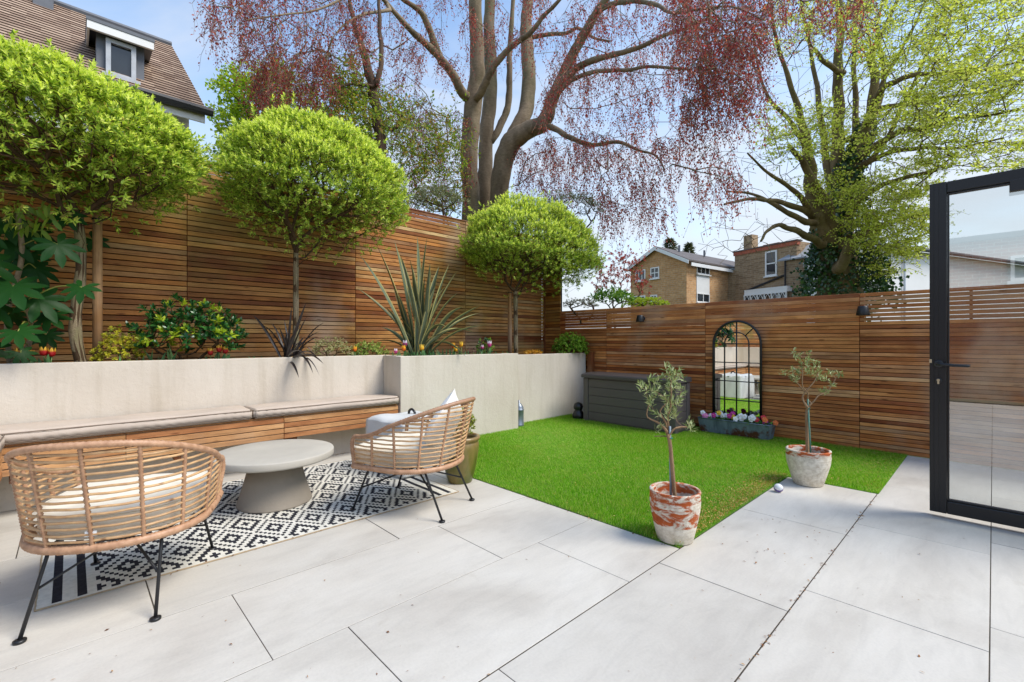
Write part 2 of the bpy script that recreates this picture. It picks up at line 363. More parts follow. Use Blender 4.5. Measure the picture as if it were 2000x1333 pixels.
soil_patch(-5.72, -5.0, -.86, 2.75); soil_patch(-5.72, -4.58, 2.72, 4.35); soil_patch(-5.72, -4.84, 4.35, 6.3, .9)
o = sm.build('soil', M_soil, pl, True); o.location = -pl.location
# ---- slatted fences
SL = {}
def slat_mesh(length, h):
    k = (round(length, 3), h)
    if k not in SL:
        me = bevel_mesh('slat', length, .019, h, .0022, 1, False); SL[k] = me
    return SL[k]
def slat(parent, c, length, h, rz, mat):
    me = slat_mesh(length, h)
    if len(me.materials) == 0: me.materials.append(mat)
    o = bpy.data.objects.new('slat', me); COL.objects.link(o); o.parent = parent
    o.location = Vector(c)-parent.location; o.rotation_euler = (0, random.uniform(-.0009, .0009), rz)
    return o
FX = -5.72; FY = 6.315; PITCH = .0525
tall = thing('slatted_fence', 'tall cedar slat fence behind raised planter and round topped trees', 'fence', (FX, 1.8, 0))
edges = [-6.3, -2.74, -.94, .862, 2.668, 4.47, 6.30]
for k in range(41):
    z = .945+PITCH*k
    for a, b in zip(edges[:-1], edges[1:]):
        slat(tall, (FX-.01+random.uniform(-.0015, .0015), (a+b)/2, z+random.uniform(-.0012, .0012)), b-a-.006, .0445, R(90), M_slat_tall)
    slat(tall, (FX+.19, FY+.01, z), .355, .0447, 0, M_slat_tall)
for y in edges[:-1]: pbox('post', FX-.10, FX-.022, y-.04, y+.04, .5, 3.05, M_post, tall)
pbox('backing_board', FX-.14, FX-.115, -6.3, 6.36, .5, 2.96, M_back, tall)
pbox('backing_board', FX-.1, FX+.372, FY+.035, FY+.055, .5, 3.0, M_back, tall)
pbox('post', FX-.05, FX+.012, 6.303, 6.36, .5, 3.06, M_post, tall)
pbox('top_rail', FX-.09, FX+.006, -6.3, 6.30, 3.069, 3.09, M_post, tall)
low_f = thing('slatted_fence', 'lower cedar slat fence carrying arched mirror and wall lights', 'fence', (-2.0, FY, 0))
xe = [-5.355, -4.37, -2.745, -1.025, .72, 2.46]
for a, b in zip(xe[:-1], xe[1:]):
    for k in range(33):
        z = .028+.0427*k
        slat(low_f, ((a+b)/2, FY+.01+random.uniform(-.0015, .0015), z+random.uniform(-.001, .001)), b-a-.005, .0372, 0, M_slat)
    for k in range(7):
        z = 1.440+.0447*k
        slat(low_f, ((a+b)/2, FY+.01+random.uniform(-.0015, .0015), z), b-a-.005, .0365 if a > -1.2 else .0428, 0, M_slat)
    pbox('backing_board', a+.002, b-.002, FY+.03, FY+.045, 0, 1.41, M_back, low_f)
for x in xe[:-1]: pbox('post', x-.035, x+.035, FY+.048, FY+.11, 0, 1.72, M_post, low_f)
for x in (-3.55, -1.9, -.15): pbox('post', x-.012, x+.012, FY+.048, FY+.07, 0, 1.715, M_post, low_f)
pbox('post', -4.70, -4.60, FY-.07, FY-.002, 0, 1.02, M_post, low_f)
# ---- bench
bn = thing('built_in_bench', 'low timber slat bench running under the cream wall', 'bench', (-4.7, 1.0, 0))
bx = [-.86, .30, 1.42, 2.60]
for a, b in zip(bx[:-1], bx[1:]):
    for k in range(4):
        z = .322+.049*k; slat(bn, (-4.53+random.uniform(-.001, .001), (a+b)/2, z), b-a-.004, .042, R(90), M_bench)
    for k in range(5): pbox('seat_board', -4.895+.072*k, -4.895+.072*k+.066, a+.002, b-.002, .492, .51, M_bench, bn, .002)
pbox('plinth', -4.88, -4.80, -.80, 2.61, 0, .30, M_render, bn)
for y in (-.3, .6, 1.5, 2.4): pbox('bracket', -4.80, -4.56, y, y+.05, .24, .30, M_post, bn, .003)
# return of the bench
for k in range(4):
    slat(bn, (-3.95, -.335, .322+.049*k), 1.12, .042, 0, M_bench)
for k in range(5): pbox('seat_board', -4.52, -3.4, -.345-.078*k-.07, -.345-.078*k, .492, .51, M_bench, bn, .002)
pbox('plinth', -4.5, -3.45, -.78, -.62, 0, .49, M_render, bn)
M_cush = plain('taupe_canvas', srgb(186, 170, 155), .9, .1, 3, bmp=.4, bscale=220)
M_cush_pipe = plain('taupe_piping', srgb(120, 104, 90), .9, .1, 5)
def bench_cushion(x0, x1, y0, y1, z0, z1, label):
    t = thing('bench_cushion', label, 'cushion', ((x0+x1)/2, (y0+y1)/2, z0))
    sx = x1-x0; sy = y1-y0; h = z1-z0
    bm = bmesh.new(); bmesh.ops.create_cube(bm, size=1); bmesh.ops.scale(bm, vec=(sx, sy, h), verts=bm.verts)
    bmesh.ops.subdivide_edges(bm, edges=[e for e in bm.edges if abs((e.verts[0].co-e.verts[1].co).y) > .01], cuts=int(sy/.035), use_grid_fill=True)
    bmesh.ops.subdivide_edges(bm, edges=[e for e in bm.edges if abs((e.verts[0].co-e.verts[1].co).x) > .01], cuts=int(sx/.05), use_grid_fill=True)
    bmesh.ops.bevel(bm, geom=[e for e in bm.edges if e.calc_face_angle(0) > 1], offset=.016, segments=2, affect='EDGES')
    for v in bm.verts:
        u = v.co.x/sx*2; w = v.co.y/sy*2
        if v.co.z > 0: v.co.z += .012*(1-u**4)*(1-abs(w)**12)+.004*math.sin(v.co.y*9+v.co.x*7)
        else: v.co.z += 0
        if abs(u) > .9: v.co.x += .0035*math.sin(v.co.y*95)*(1-abs(v.co.z)/h)*2   # gathers along the boxing strip
        if abs(w) > .98: v.co.y += .003*math.sin(v.co.x*95)
    me = bpy.data.meshes.new('pad'); bm.to_mesh(me); bm.free(); me.polygons.foreach_set('use_smooth', [True]*len(me.polygons))
    link('pad', me, M_cush, t, (0, 0, h/2))
    for z in (.012, h-.008):
        e = .003; pts = [(-sx/2+e, -sy/2+e, z), (sx/2-e, -sy/2+e, z), (sx/2-e, sy/2-e, z), (-sx/2+e, sy/2-e, z)]; P = []
        for i in range(4):
            a = Vector(pts[i]); b = Vector(pts[(i+1) % 4]); d = (b-a).normalized(); P += [a+d*.02, b-d*.02]
        MB().tube(P, .0045, 5, closed=True).build('piping', M_cush_pipe, t, True)
bench_cushion(-4.895, -4.497, -.80, 1.158, .512, .595, 'long taupe bench cushion at the corner end of the bench')
bench_cushion(-4.895, -4.497, 1.166, 2.605, .512, .59, 'taupe bench cushion butting against the cream planter block')
bench_cushion(-4.47, -3.38, -.80, -.31, .512, .595, 'cushion of the return bench turned at right angles')
# ---- bifold door leaf
def glass_mat():
    m, t, p, N, L = new_mat('door_glass'); t.nodes.remove(p)
    fr = N('ShaderNodeFresnel'); fr.inputs['IOR'].default_value = 1.75
    k = mathn(t, 'MULTIPLY_ADD', fr.outputs[0], 1.2, .30)
    tr = N('ShaderNodeBsdfTransparent'); tr.inputs['Color'].default_value = (.80, .84, .82, 1)
    gl = N('ShaderNodeBsdfGlossy'); gl.inputs['Roughness'].default_value = .012
    # dried rain marks and dust film
    n = noise(t, 7, 8, .72, world_pos(t, (1, 1, .8)), .5); d = ramp(t, [(.52, (0, 0, 0, 1)), (.72, (1, 1, 1, 1))]); L(n.outputs['Fac'], d.inputs[0])
    df = N('ShaderNodeBsdfDiffuse'); df.inputs['Color'].default_value = (.75, .77, .76, 1)
    m1 = N('ShaderNodeMixShader'); L(k, m1.inputs[0]); L(tr.outputs[0], m1.inputs[1]); L(gl.outputs[0], m1.inputs[2])
    m2 = N('ShaderNodeMixShader'); L(mathn(t, 'MULTIPLY_ADD', d.outputs[0], .05, .015), m2.inputs[0]); L(m1.outputs[0], m2.inputs[1]); L(df.outputs[0], m2.inputs[2])
    L(m2.outputs[0], t.nodes['Material Output'].inputs['Surface']); return m
dr = thing('glazed_door', 'open black framed glass door leaf with lever handle', 'door', (-.3, 4.26, 0))
DX0, DX1, DZ0, DZ1, DYF = -.303, .70, .035, 2.275, 4.26
pbox('stile', DX0, DX0+.086, DYF, DYF+.07, DZ0, DZ1, M_blackalu, dr, .004)
pbox('stile', DX1-.086, DX1, DYF, DYF+.07, DZ0, DZ1, M_blackalu, dr, .004)
pbox('rail', DX0+.087, DX1-.087, DYF+.001, DYF+.069, DZ1-.075, DZ1-.001, M_blackalu, dr, .004)
pbox('rail', DX0+.087, DX1-.087, DYF+.001, DYF+.069, DZ0+.001, DZ0+.085, M_blackalu, dr, .004)
for a in ((DX0+.088, DX0+.098, DZ0+.096, DZ1-.086), (DX1-.098, DX1-.088, DZ0+.096, DZ1-.086)): pbox('glazing_bead', a[0], a[1], DYF+.014, DYF+.05, a[2], a[3], M_blackalu, dr, .002)
for z in (DZ0+.086, DZ1-.087): pbox('glazing_bead', DX0+.088, DX1-.088, DYF+.014, DYF+.05, z, z+.011, M_blackalu, dr, .002)
pbox('glazing_bead', DX0+.02, DX0+.026, DYF-.003, DYF+.001, DZ0+.01, DZ1-.01, M_blackalu, dr, .001)
pbox('glazing_bead', DX0+.045, DX0+.049, DYF-.002, DYF+.001, DZ0+.01, DZ1-.01, M_blackalu, dr, .001)
o = MB().add([(DX0+.095, DYF+.03, DZ0+.095), (DX1-.095, DYF+.03, DZ0+.095), (DX1-.095, DYF+.03, DZ1-.085), (DX0+.095, DYF+.03, DZ1-.085)], [(0, 1, 2, 3)]).build('glass_pane', glass_mat(), dr)
o.location = -dr.location
h = MB(); hx = -.258; hz = 1.045
h.lathe([(.026, 0), (.026, .006), (.022, .009), (.01, .01)], 20)
hb = h.build('handle', M_black, dr, True); hb.location = Vector((hx, DYF-.001, hz))-dr.location; hb.rotation_euler = (R(90), 0, 0)
lv = MB(); lv.tube([(hx, DYF, hz), (hx, DYF-.042, hz), (hx+.008, DYF-.052, hz), (hx+.03, DYF-.055, hz-.003), (hx+.08, DYF-.055, hz-.007), (hx+.145, DYF-.053, hz-.008), (hx+.152, DYF-.05, hz-.008)], [.009, .009, .010, .0105, .0095, .009, .006], 10)
lo_ = lv.build('lever', M_black, dr, True); lo_.location = -dr.location
M_brass = plain('nickel_lock', srgb(190, 176, 148), .35, .1, 20, metal=.8)
es = MB(); es.lathe([(.020, 0), (.020, .005), (.016, .007), (.0, .0072)], 20); e2 = es.build('escutcheon', M_black, dr, True); e2.location = Vector((hx, DYF-.001, .93))-dr.location; e2.rotation_euler = (R(90), 0, 0)
lk = MB(); lk.lathe([(.0085, 0), (.0085, .012), (.0, .0122)], 16, (0, 0, 0)); lk.box(-.005, .005, -.026, -.004, 0, .011)
l2 = lk.build('lock_cylinder', M_brass, dr, False); l2.location = Vector((hx, DYF-.004, .935))-dr.location; l2.rotation_euler = (R(90), 0, 0)
pbox('strike', DX0-.002, DX0+.012, DYF-.002, DYF+.02, 1.05, 1.075, M_brass, dr, .001)
pbox('hinge', .07, .16, DYF-.04, DYF-.002, 2.13, 2.20, M_black, dr, .003)
pbox('hinge', DX1-.01, DX1+.03, DYF+.01, DYF+.06, .4, .5, M_black, dr, .003); pbox('hinge', DX1-.01, DX1+.03, DYF+.01, DYF+.06, 1.8, 1.9, M_black, dr, .003)
jb = thing('door_frame_post', 'black door frame post that the open glass door hangs on', 'door frame', (.76, 4.3, 0))
pbox('jamb', .732, .80, 4.24, 4.36, 0, 2.4, M_blackalu, jb); pbox('sill', .70, .86, 4.2, 4.4, 0.001, .02, M_blackalu, jb, .003)
# ---- brick outbuilding behind the camera (seen mirrored in the door glass)
def brick_mat(name, a, b, mortar, sc=1.0, dirt=.4):
    m, t, p, N, L = new_mat(name); g = N('ShaderNodeNewGeometry')
    # brick coords: along the wall (x-y whichever the face runs) and z
    s = N('ShaderNodeSeparateXYZ'); L(N('ShaderNodeTexCoord').outputs['Object'], s.inputs[0])
    cx_ = N('ShaderNodeCombineXYZ'); L(mathn(t, 'ADD', s.outputs['X'], s.outputs['Y']), cx_.inputs[0]); L(s.outputs['Z'], cx_.inputs[1])
    bk = N('ShaderNodeTexBrick'); L(cx_.outputs[0], bk.inputs['Vector']); bk.inputs['Scale'].default_value = 1
    bk.inputs['Brick Width'].default_value = .225*sc; bk.inputs['Row Height'].default_value = .075*sc; bk.inputs['Mortar Size'].default_value = .006*sc
    bk.inputs['Color1'].default_value = a; bk.inputs['Color2'].default_value = b; bk.inputs['Mortar'].default_value = mortar; bk.inputs['Bias'].default_value = -.1
    n = noise(t, 1.1, 6, .65, coords(t)); k = ramp(t, [(.3, (.62, .58, .54, 1)), (.65, (1.08, 1.06, 1.04, 1))]); L(n.outputs['Fac'], k.inputs[0])
    c = mixrgb(t, dirt, bk.outputs['Color'], k.outputs[0], 'MULTIPLY')
    n2 = noise(t, 9, 3, .6, coords(t)); k2 = ramp(t, [(.35, (.72, .7, .68, 1)), (.65, (1.15, 1.12, 1.1, 1))]); L(n2.outputs['Fac'], k2.inputs[0])
    c = mixrgb(t, .6, c, k2.outputs[0], 'MULTIPLY')
    L(c, p.inputs['Base Color']); p.inputs['Roughness'].default_value = .9; L(bump(t, bk.outputs['Fac'], -.4, .01), p.inputs['Normal']); return m
M_brick_red = brick_mat('red_brick', srgb(150, 84, 62), srgb(176, 108, 80), srgb(190, 178, 164))
M_glassdark = plain('dark_window_glass', srgb(40, 46, 52), .06, .2, 2, spec=.8)
def window(parent, origin, u, n, u0, u1, z0, z1, nx=2, nz=1, fr=.06, frame=None, depth=.05):
    """window set on a wall: origin wall point, u direction along wall, n outward"""
    f = MB()
    def bar(a0, a1, b0, b1, d0, d1, mb):
        vs = [origin+u*a+n*d+Vector((0, 0, b)) for a in (a0, a1) for d in (d0, d1) for b in (b0, b1)]
        mb.add(vs, [(0, 1, 3, 2), (4, 6, 7, 5), (0, 4, 5, 1), (2, 3, 7, 6), (0, 2, 6, 4), (1, 5, 7, 3)])
    bar(u0, u1, z0, z0+fr, 0, depth, f); bar(u0, u1, z1-fr, z1, 0, depth, f); bar(u0, u0+fr, z0+fr, z1-fr, 0, depth, f); bar(u1-fr, u1, z0+fr, z1-fr, 0, depth, f)
    for i in range(1, nx): c = u0+(u1-u0)*i/nx; bar(c-fr*.4, c+fr*.4, z0+fr, z1-fr, 0, depth*.9, f)
    for i in range(1, nz): c = z0+(z1-z0)*i/nz; bar(u0+fr, u1-fr, c-fr*.4, c+fr*.4, 0, depth*.8, f)
    w = f.build('window', frame or M_white, parent); w.location = -parent.location
    gl = MB(); bar(u0+fr*.5, u1-fr*.5, z0+fr*.5, z1-fr*.5, .004, depth*.35, gl); pn = gl.build('pane', M_glassdark, w)
    sl_ = MB(); bar(u0-.05, u1+.05, z0-.07, z0-.002, -.02, depth+.08, sl_); sl_.build('sill', frame or M_white, w)
    return w
ob = thing('brick_outbuilding', 'red brick single storey building reflected in the glass door', 'building', (1.0, -7.5, 0))
o = MB().box(-.85, 4.5, -10, -6.2, 0, 3.45).build('wall', M_brick_red, ob); o.location = -ob.location
window(ob, Vector((0, -6.2, 0)), Vector((-1, 0, 0)), Vector((0, 1, 0)), -1.6, -.26, 2.5, 3.05, 2, 1)
pbox('roof', -.95, 4.6, -10.1, -6.1, 3.45, 3.57, plain('roof_felt', srgb(86, 88, 90), .9), ob)

bf = thing('boundary_fence', 'dark timber board fence in front of the red brick outbuilding', 'fence', (0, -4.4, 0))
for k in range(15): pbox('board', -3.2, 4.4, -4.42+.006*(k % 2), -4.40+.006*(k % 2), .03+.148*k, .03+.148*k+.144, M_post, bf, .002)
for x in (-3.1, -1.3, .5, 2.3, 4.1): pbox('post', x, x+.09, -4.52, -4.43, 0, 2.25, M_post, bf)
# ================================================================ FURNITURE
def catmull(pts, k=8, closed=False):
    P = [Vector(p) for p in pts]; n = len(P); out = []
    for i in range(n if closed else n-1):
        g = (lambda j: P[j % n]) if closed else (lambda j: P[max(0, min(n-1, j))])
        p0, p1, p2, p3 = g(i-1), g(i), g(i+1), g(i+2)
        for s in range(k):
            t = s/k; out.append(.5*((2*p1)+(p2-p0)*t+(2*p0-5*p1+4*p2-p3)*t*t+(3*p1-p0-3*p2+p3)*t**3))
    if not closed: out.append(P[-1])
    return out
# ---- rug
def fabric(name, col, var=.12, sc=400):
    return plain(name, col, .95, var, 40, bmp=.6, bscale=sc, spec=.15)
M_rw = fabric('rug_cream', srgb(214, 210, 198)); M_rb = fabric('rug_charcoal', srgb(44, 44, 50), .3)
RX0, RX1, RY0, RY1 = -4.50, -2.935, -.115, 2.225
rug = thing('patterned_rug', 'black and cream outdoor rug with stepped diamond pattern', 'rug', ((RX0+RX1)/2, (RY0+RY1)/2, 0))
cw, ch = .0265, .0172
nx = int((RX1-RX0)/cw); ny = int((RY1-RY0)/ch); cw = (RX1-RX0)/nx; ch = (RY1-RY0)/ny
def rug_cell(i, j):
    if i < 1 or i >= nx-1: return 0
    e = min(j, ny-1-j)
    if e < 12: return 1 if e in (3, 4, 8, 9) else 0
    P_ = 14; u = i; v = j-12
    def dist(a, b):
        du = (u-a+P_//2) % P_-P_//2; dv = (v-b+P_//2) % P_-P_//2; return abs(du)+abs(dv)
    dA = dist(0, 0); dB = dist(P_//2, P_//2)
    if dA <= dB: return 1 if (dA <= 1 or dA in (4, 5)) else 0
    return 0 if (dB <= 1 or dB in (4, 5)) else 1
vs = []; fs = []; mi = []
for i in range(nx+1):
    for j in range(ny+1):
        edge = .004*math.sin(j*.35)+random.uniform(-.001, .001) if i in (0, nx) else 0
        vs.append((RX0+cw*i+edge, RY0+ch*j, .0065+random.uniform(-.0006, .0006)+.0012*math.sin(i*.4)*math.sin(j*.21)))
for i in range(nx):
    for j in range(ny): fs.append((i*(ny+1)+j, (i+1)*(ny+1)+j, (i+1)*(ny+1)+j+1, i*(ny+1)+j+1)); mi.append(rug_cell(i, j))
b = MB(); b.v = vs; b.f = fs; b.m = mi; o = b.build('woven_field', [M_rw, M_rb], rug); o.location = -rug.location
hem = MB()
per = [(RX0, RY0), (RX1, RY0), (RX1, RY1), (RX0, RY1)]
for k in range(4):
    a = per[k]; c = per[(k+1) % 4]; n_ = 60
    hem.tube([(a[0]+(c[0]-a[0])*s/n_+random.uniform(-.001, .001), a[1]+(c[1]-a[1])*s/n_+random.uniform(-.001, .001), .0045) for s in range(n_+1)], .0042, 5)
o = hem.build('hem', fabric('rug_hem', srgb(170, 150, 122)), rug); o.location = -rug.location
# ---- coffee table
M_conc = plain('cement_table', srgb(180, 173, 160), .75, .07, 4, bmp=.15, bscale=80)
M_conc2 = plain('cement_pedestal', srgb(146, 136, 122), .8, .1, 3, bmp=.25, bscale=60)
ct = thing('coffee_table', 'round cement coffee table with flared pedestal on the rug', 'table', (-3.70, 1.10, .007))
b = MB(); b.lathe([(.385, .318), (.405, .326), (.408, .334), (.408, .368), (.405, .375), (.398, .378), (.2, .3785), (0, .3788)], 72); b.build('top', M_conc, ct, True).data.polygons.foreach_set('use_smooth', [False]*0 or [True]*(72*7+1))
b = MB(); b.lathe([(.25, 0), (.253, .006), (.25, .014), (.21, .15), (.165, .317)], 56); b.build('pedestal', M_conc2, ct, True)
# ---- rattan chairs
def rattan_mat(name, a, b):
    m, t, p, N, L = new_mat(name); n = noise(t, 26, 5, .6, coords(t)); r = ramp(t, [(.25, a), (.75, b)]); L(n.outputs['Fac'], r.inputs[0])
    vo_ = N('ShaderNodeTexVoronoi'); vo_.inputs['Scale'].default_value = 9; L(coords(t, 'Object', None, True), vo_.inputs['Vector']); kn = ramp(t, [(.06, (.42, .34, .28, 1)), (.13, (1, 1, 1, 1))]); L(vo_.outputs['Distance'], kn.inputs[0])
    oi = N('ShaderNodeObjectInfo'); tn = ramp(t, [(0, (.78, .74, .7, 1)), (1, (1.12, 1.1, 1.06, 1))]); L(oi.outputs['Random'], tn.inputs[0])
    cc = mixrgb(t, .8, mixrgb(t, 1, r.outputs[0], kn.outputs[0], 'MULTIPLY'), tn.outputs[0], 'MULTIPLY')
    L(cc, p.inputs['Base Color']); p.inputs['Roughness'].default_value = .48; return m
M_wrap = rattan_mat('rattan_wrap', srgb(150, 110, 82), srgb(198, 158, 126)); M_rod = rattan_mat('rattan_rod', srgb(172, 132, 92), srgb(214, 178, 132))
M_cream = plain('cream_cushion', srgb(228, 219, 200), .9, .07, 4, bmp=.7, bscale=14, spec=.2)
M_pillow = plain('white_pillow', srgb(236, 234, 228), .9, .04, 4, bmp=.3, bscale=200, spec=.2)
def U_path(s, hw_front, hw, xf, xs, xb):
    """U plan, s in -1..1, 0 = back centre"""
    a = abs(s); sg = 1 if s >= 0 else -1
    arc = .62
    if a <= arc:
        th = a/arc*PI/2; x = xs-(xs-xb)*math.cos(th); y = hw*math.sin(th)**.92
    else:
        k = (a-arc)/(1-arc); x = xs+(xf-xs)*k; y = hw+(hw_front-hw)*k*k
    return x, sg*y
def rim(s): x, y = U_path(s, .315, .335, .305, -.02, -.325); return Vector((x, y, .335+.0*x))
def top(s):
    x, y = U_path(s, .330, .368, .265, -.02, -.425); a = abs(s)
    f = .5+.5*math.cos(PI*min(1, a)**1.12); z = .545+(.785-.545)*f
    return Vector((x, y, z))
def ripple(pts, r, amp=.09, step=.0055):
    L_ = [Vector(p) for p in pts]; out = [L_[0]]; acc = 0
    for a, b in zip(L_[:-1], L_[1:]):
        d = (b-a).length; n = max(1, int(d/step))
        for i in range(1, n+1): out.append(a.lerp(b, i/n))
    rr = [r*(1+amp*(1 if i % 2 else -1)+.04*math.sin(i*1.7)) for i in range(len(out))]
    return out, rr
def rattan_chair(loc, ang, label, pillow):
    t = thing('rattan_chair', label, 'chair', loc, ang, 'rattan lounge chairs on the rug')
    ss = [i/40 for i in range(-40, 41)]
    b = MB(); pts = [rim(s) for s in ss]; front = [Vector((.315, .325-.65*k/10, .335)) for k in range(1, 10)]
    loop = pts+front+[pts[0]]
    p, r = ripple(loop, .0185); b.tube(p, r, 8, closed=False); b.build('seat_ring', M_wrap, t, True)
    b = MB(); tp = [top(s) for s in ss]
    def hook(s):
        e = top(s); f = rim(s); return [e+Vector((.018, 0, -.006)), e+Vector((.032, 0, -.03)), e+Vector((.036, 0, -.07)), f+Vector((-.005, 0, .05)), f+Vector((-.012, 0, .0))]
    path = list(reversed(hook(-1)))+tp+hook(1); path = catmull(path, 3); p, r = ripple(path, .0145); b.tube(p, r, 8); b.build('top_rail', M_wrap, t, True)
    for s in (-.80, -.58, -.38, -.19, 0, .19, .38, .58, .80):
        a = rim(s); c = top(s); b = MB(); p, r = ripple([a, a.lerp(c, .5)+(c-a).cross(Vector((0, 0, 1))).normalized()*0, c], .0088, .16, .007); b.tube(p, r, 6); b.build('back_post', M_wrap, t, True)
    z = .368
    while z < .775:
        seg = [s/60 for s in range(-60, 61) if top(s/60).z-.012 > z or (abs(s) >= 58 and z < .52)]
        if len(seg) > 4:
            b = MB(); pp = []
            for s in seg:
                a = rim(s); c = top(s); k = (z-a.z)/(c.z-a.z); q = a.lerp(c, k); q.z = z+.0012*math.sin(s*40+z*300); pp.append(q)
            b.tube(pp, .0062, 6); b.build('rod', M_rod, t, True)
        z += .0292
    # cushion
    def cushion(name, outline, z0, z1, mat, rot=None, bulge=.02):
        b = MB(); n = len(outline); cx_ = sum(q[0] for q in outline)/n; cy_ = sum(q[1] for q in outline)/n; vs = []; fs = []
        h = z1-z0
        prof = [(.5, 0), (.9, .0), (.965, .06), (.995, .2), (1.0, .5), (.995, .8), (.965, .94), (.9, 1.0), (.5, 1+bulge/h), (.2, 1+bulge/h*1.2)]
        for sc_, zz in prof:
            for q in outline: vs.append((cx_+(q[0]-cx_)*sc_, cy_+(q[1]-cy_)*sc_, z0+zz*h+(.004*math.sin(q[0]*22+q[1]*15) if zz > .95 else 0)))
        for i in range(len(prof)-1):
            for j in range(n): fs.append((i*n+j, i*n+(j+1) % n, (i+1)*n+(j+1) % n, (i+1)*n+j))
        fs.append(tuple(range(n-1, -1, -1))); fs.append(tuple((len(prof)-1)*n+j for j in range(n)))
        b.add(vs, fs); return b.build(name, mat, t, True)
    ol = [(rim(s).x*.93+.02, rim(s).y*.93) for s in ss]+[(.345, .27-.54*k/8) for k in range(0, 9)]
    cu = cushion('seat_cushion', ol, .348, .468, M_cream)
    for zz in (.365, .455):
        b = MB(); n = len(ol); cx_ = sum(q[0] for q in ol)/n; b.tube([(cx_+(q[0]-cx_)*.992, q[1]*.992, zz) for q in ol], .004, 5, closed=True); b.build('piping', M_cream, cu, True)
    if pillow:
        b = MB(); n = 18; W_, H_ = .42, .42; vs = []; fs = []
        for side in (1, -1):
            for i in range(n+1):
                for j in range(n+1):
                    u = i/n*2-1; v = j/n*2-1; th = .072*max(0, (1-u**2))**.55*max(0, (1-v**2))**.55
                    pin = 1-.07*(1-abs(v)**2)*abs(u)**4; pin2 = 1-.07*(1-abs(u)**2)*abs(v)**4
                    vs.append((side*th, u*W_/2*pin, v*H_/2*pin2))
        for k in range(2):
            o_ = k*(n+1)**2
            for i in range(n):
                for j in range(n):
                    q = (o_+i*(n+1)+j, o_+(i+1)*(n+1)+j, o_+(i+1)*(n+1)+j+1, o_+i*(n+1)+j+1); fs.append(q if k == 0 else q[::-1])
        b.add(vs, fs); pw = b.build('scatter_pillow', M_pillow, None, True)
        q = Matrix.Rotation(ang, 3, 'Z') @ Vector((-.225, -.02, .60)); pw.location = Vector(loc)+q; pw.rotation_euler = (Matrix.Rotation(ang+R(4), 3, 'Z') @ Matrix.Rotation(R(-22), 3, 'Y') @ Matrix.Rotation(R(33), 3, 'X')).to_euler()
        tag(pw, 'white scatter pillow propped upright in the rattan chair', 'pillow')
    else:
        b = MB(); b.box(-.342, -.340, -.02, .02, .39, .412); b.build('care_label', M_white, cu)
    # steel legs
    feet = [(.345, .27), (.345, -.27), (-.345, .225), (-.345, -.225)]; tops = [(.22, .24), (.22, -.24), (-.19, .20), (-.19, -.20)]
    for (fx, fy), (tx, ty) in zip(feet, tops):
        b = MB(); b.tube([(tx, ty, .325), (tx+(fx-tx)*.06, ty+(fy-ty)*.06, .31), (fx, fy, .012)], .0075, 8)
        lg = b.build('leg', M_black, t, True)
        b = MB(); b.lathe([(.019, 0), (.021, .004), (.021, .011), (.014, .014), (.0, .0145)], 16, (fx, fy, 0)); b.build('foot', M_black, lg, True)
    b = MB()
    P = lambda i, k: Vector((tops[i][0]+(feet[i][0]-tops[i][0])*k, tops[i][1]+(feet[i][1]-tops[i][1])*k, .325-.313*k))
    for i, j in ((0, 3), (1, 2)): b.tube([P(i, .5), Vector((0, 0, .275)), P(j, .5)], .006, 6)
    for i, j in ((0, 1), (1, 3), (3, 2), (2, 0)): b.tube([P(i, .03), P(j, .03)], .006, 6)
    b.build('brace', M_black, t, True)
    return t
rattan_chair((-2.90, .20, 0), math.atan2(.28, -.62), 'rattan lounge chair with its back to the paving and no pillow', False)
rattan_chair((-2.93, 1.83, 0), math.atan2(-.276, -.583), 'rattan lounge chair with white pillow beside the green pot', True)
# ---- covered fire pit
def cover():
    t = thing('covered_fire_pit', 'pale grey weather cover over a cube with black strap handle', 'cover', (-3.82, 2.30, 0), R(8))
    bm = bmesh.new(); bmesh.ops.create_cube(bm, size=1); bmesh.ops.scale(bm, vec=(.54, .54, .5), verts=bm.verts); bmesh.ops.translate(bm, vec=(0, 0, .25), verts=bm.verts)
    bmesh.ops.subdivide_edges(bm, edges=list(bm.edges), cuts=14, use_grid_fill=True)
    for v in bm.verts:
        x, y, z = v.co; k = z/.5
        r_ = math.hypot(x, y); f = 1+.05*(1-k)+.018*math.sin(math.atan2(y, x)*9+z*8)*(1-k**6)*(1 if max(abs(x), abs(y)) > .26 else 0)
        v.co.x *= f; v.co.y *= f
        d = max(0, max(abs(x), abs(y))/.27-.75)*4; 
        if k > .97: v.co.z -= .028*d**2; v.co.z += .014*math.sin(x*16+1)*math.sin(y*13+.5)
        if k < .05: v.co.z = max(.004, .01+.01*math.sin(math.atan2(y, x)*7))
    me = bpy.data.meshes.new('cover_sheet'); bm.to_mesh(me); bm.free(); me.polygons.foreach_set('use_smooth', [True]*len(me.polygons))
    m = plain('vinyl_cover', srgb(204, 205, 204), .45, .06, 5, bmp=.5, bscale=12); link('cover_sheet', me, m, t)
    b = MB(); b.tube(catmull([(-.05, .05, .485), (-.045, .05, .53), (-.01, .05, .55), (.03, .05, .53), (.05, .05, .485)], 5), .012, 6); b.build('strap', M_black, t, True)
cover()
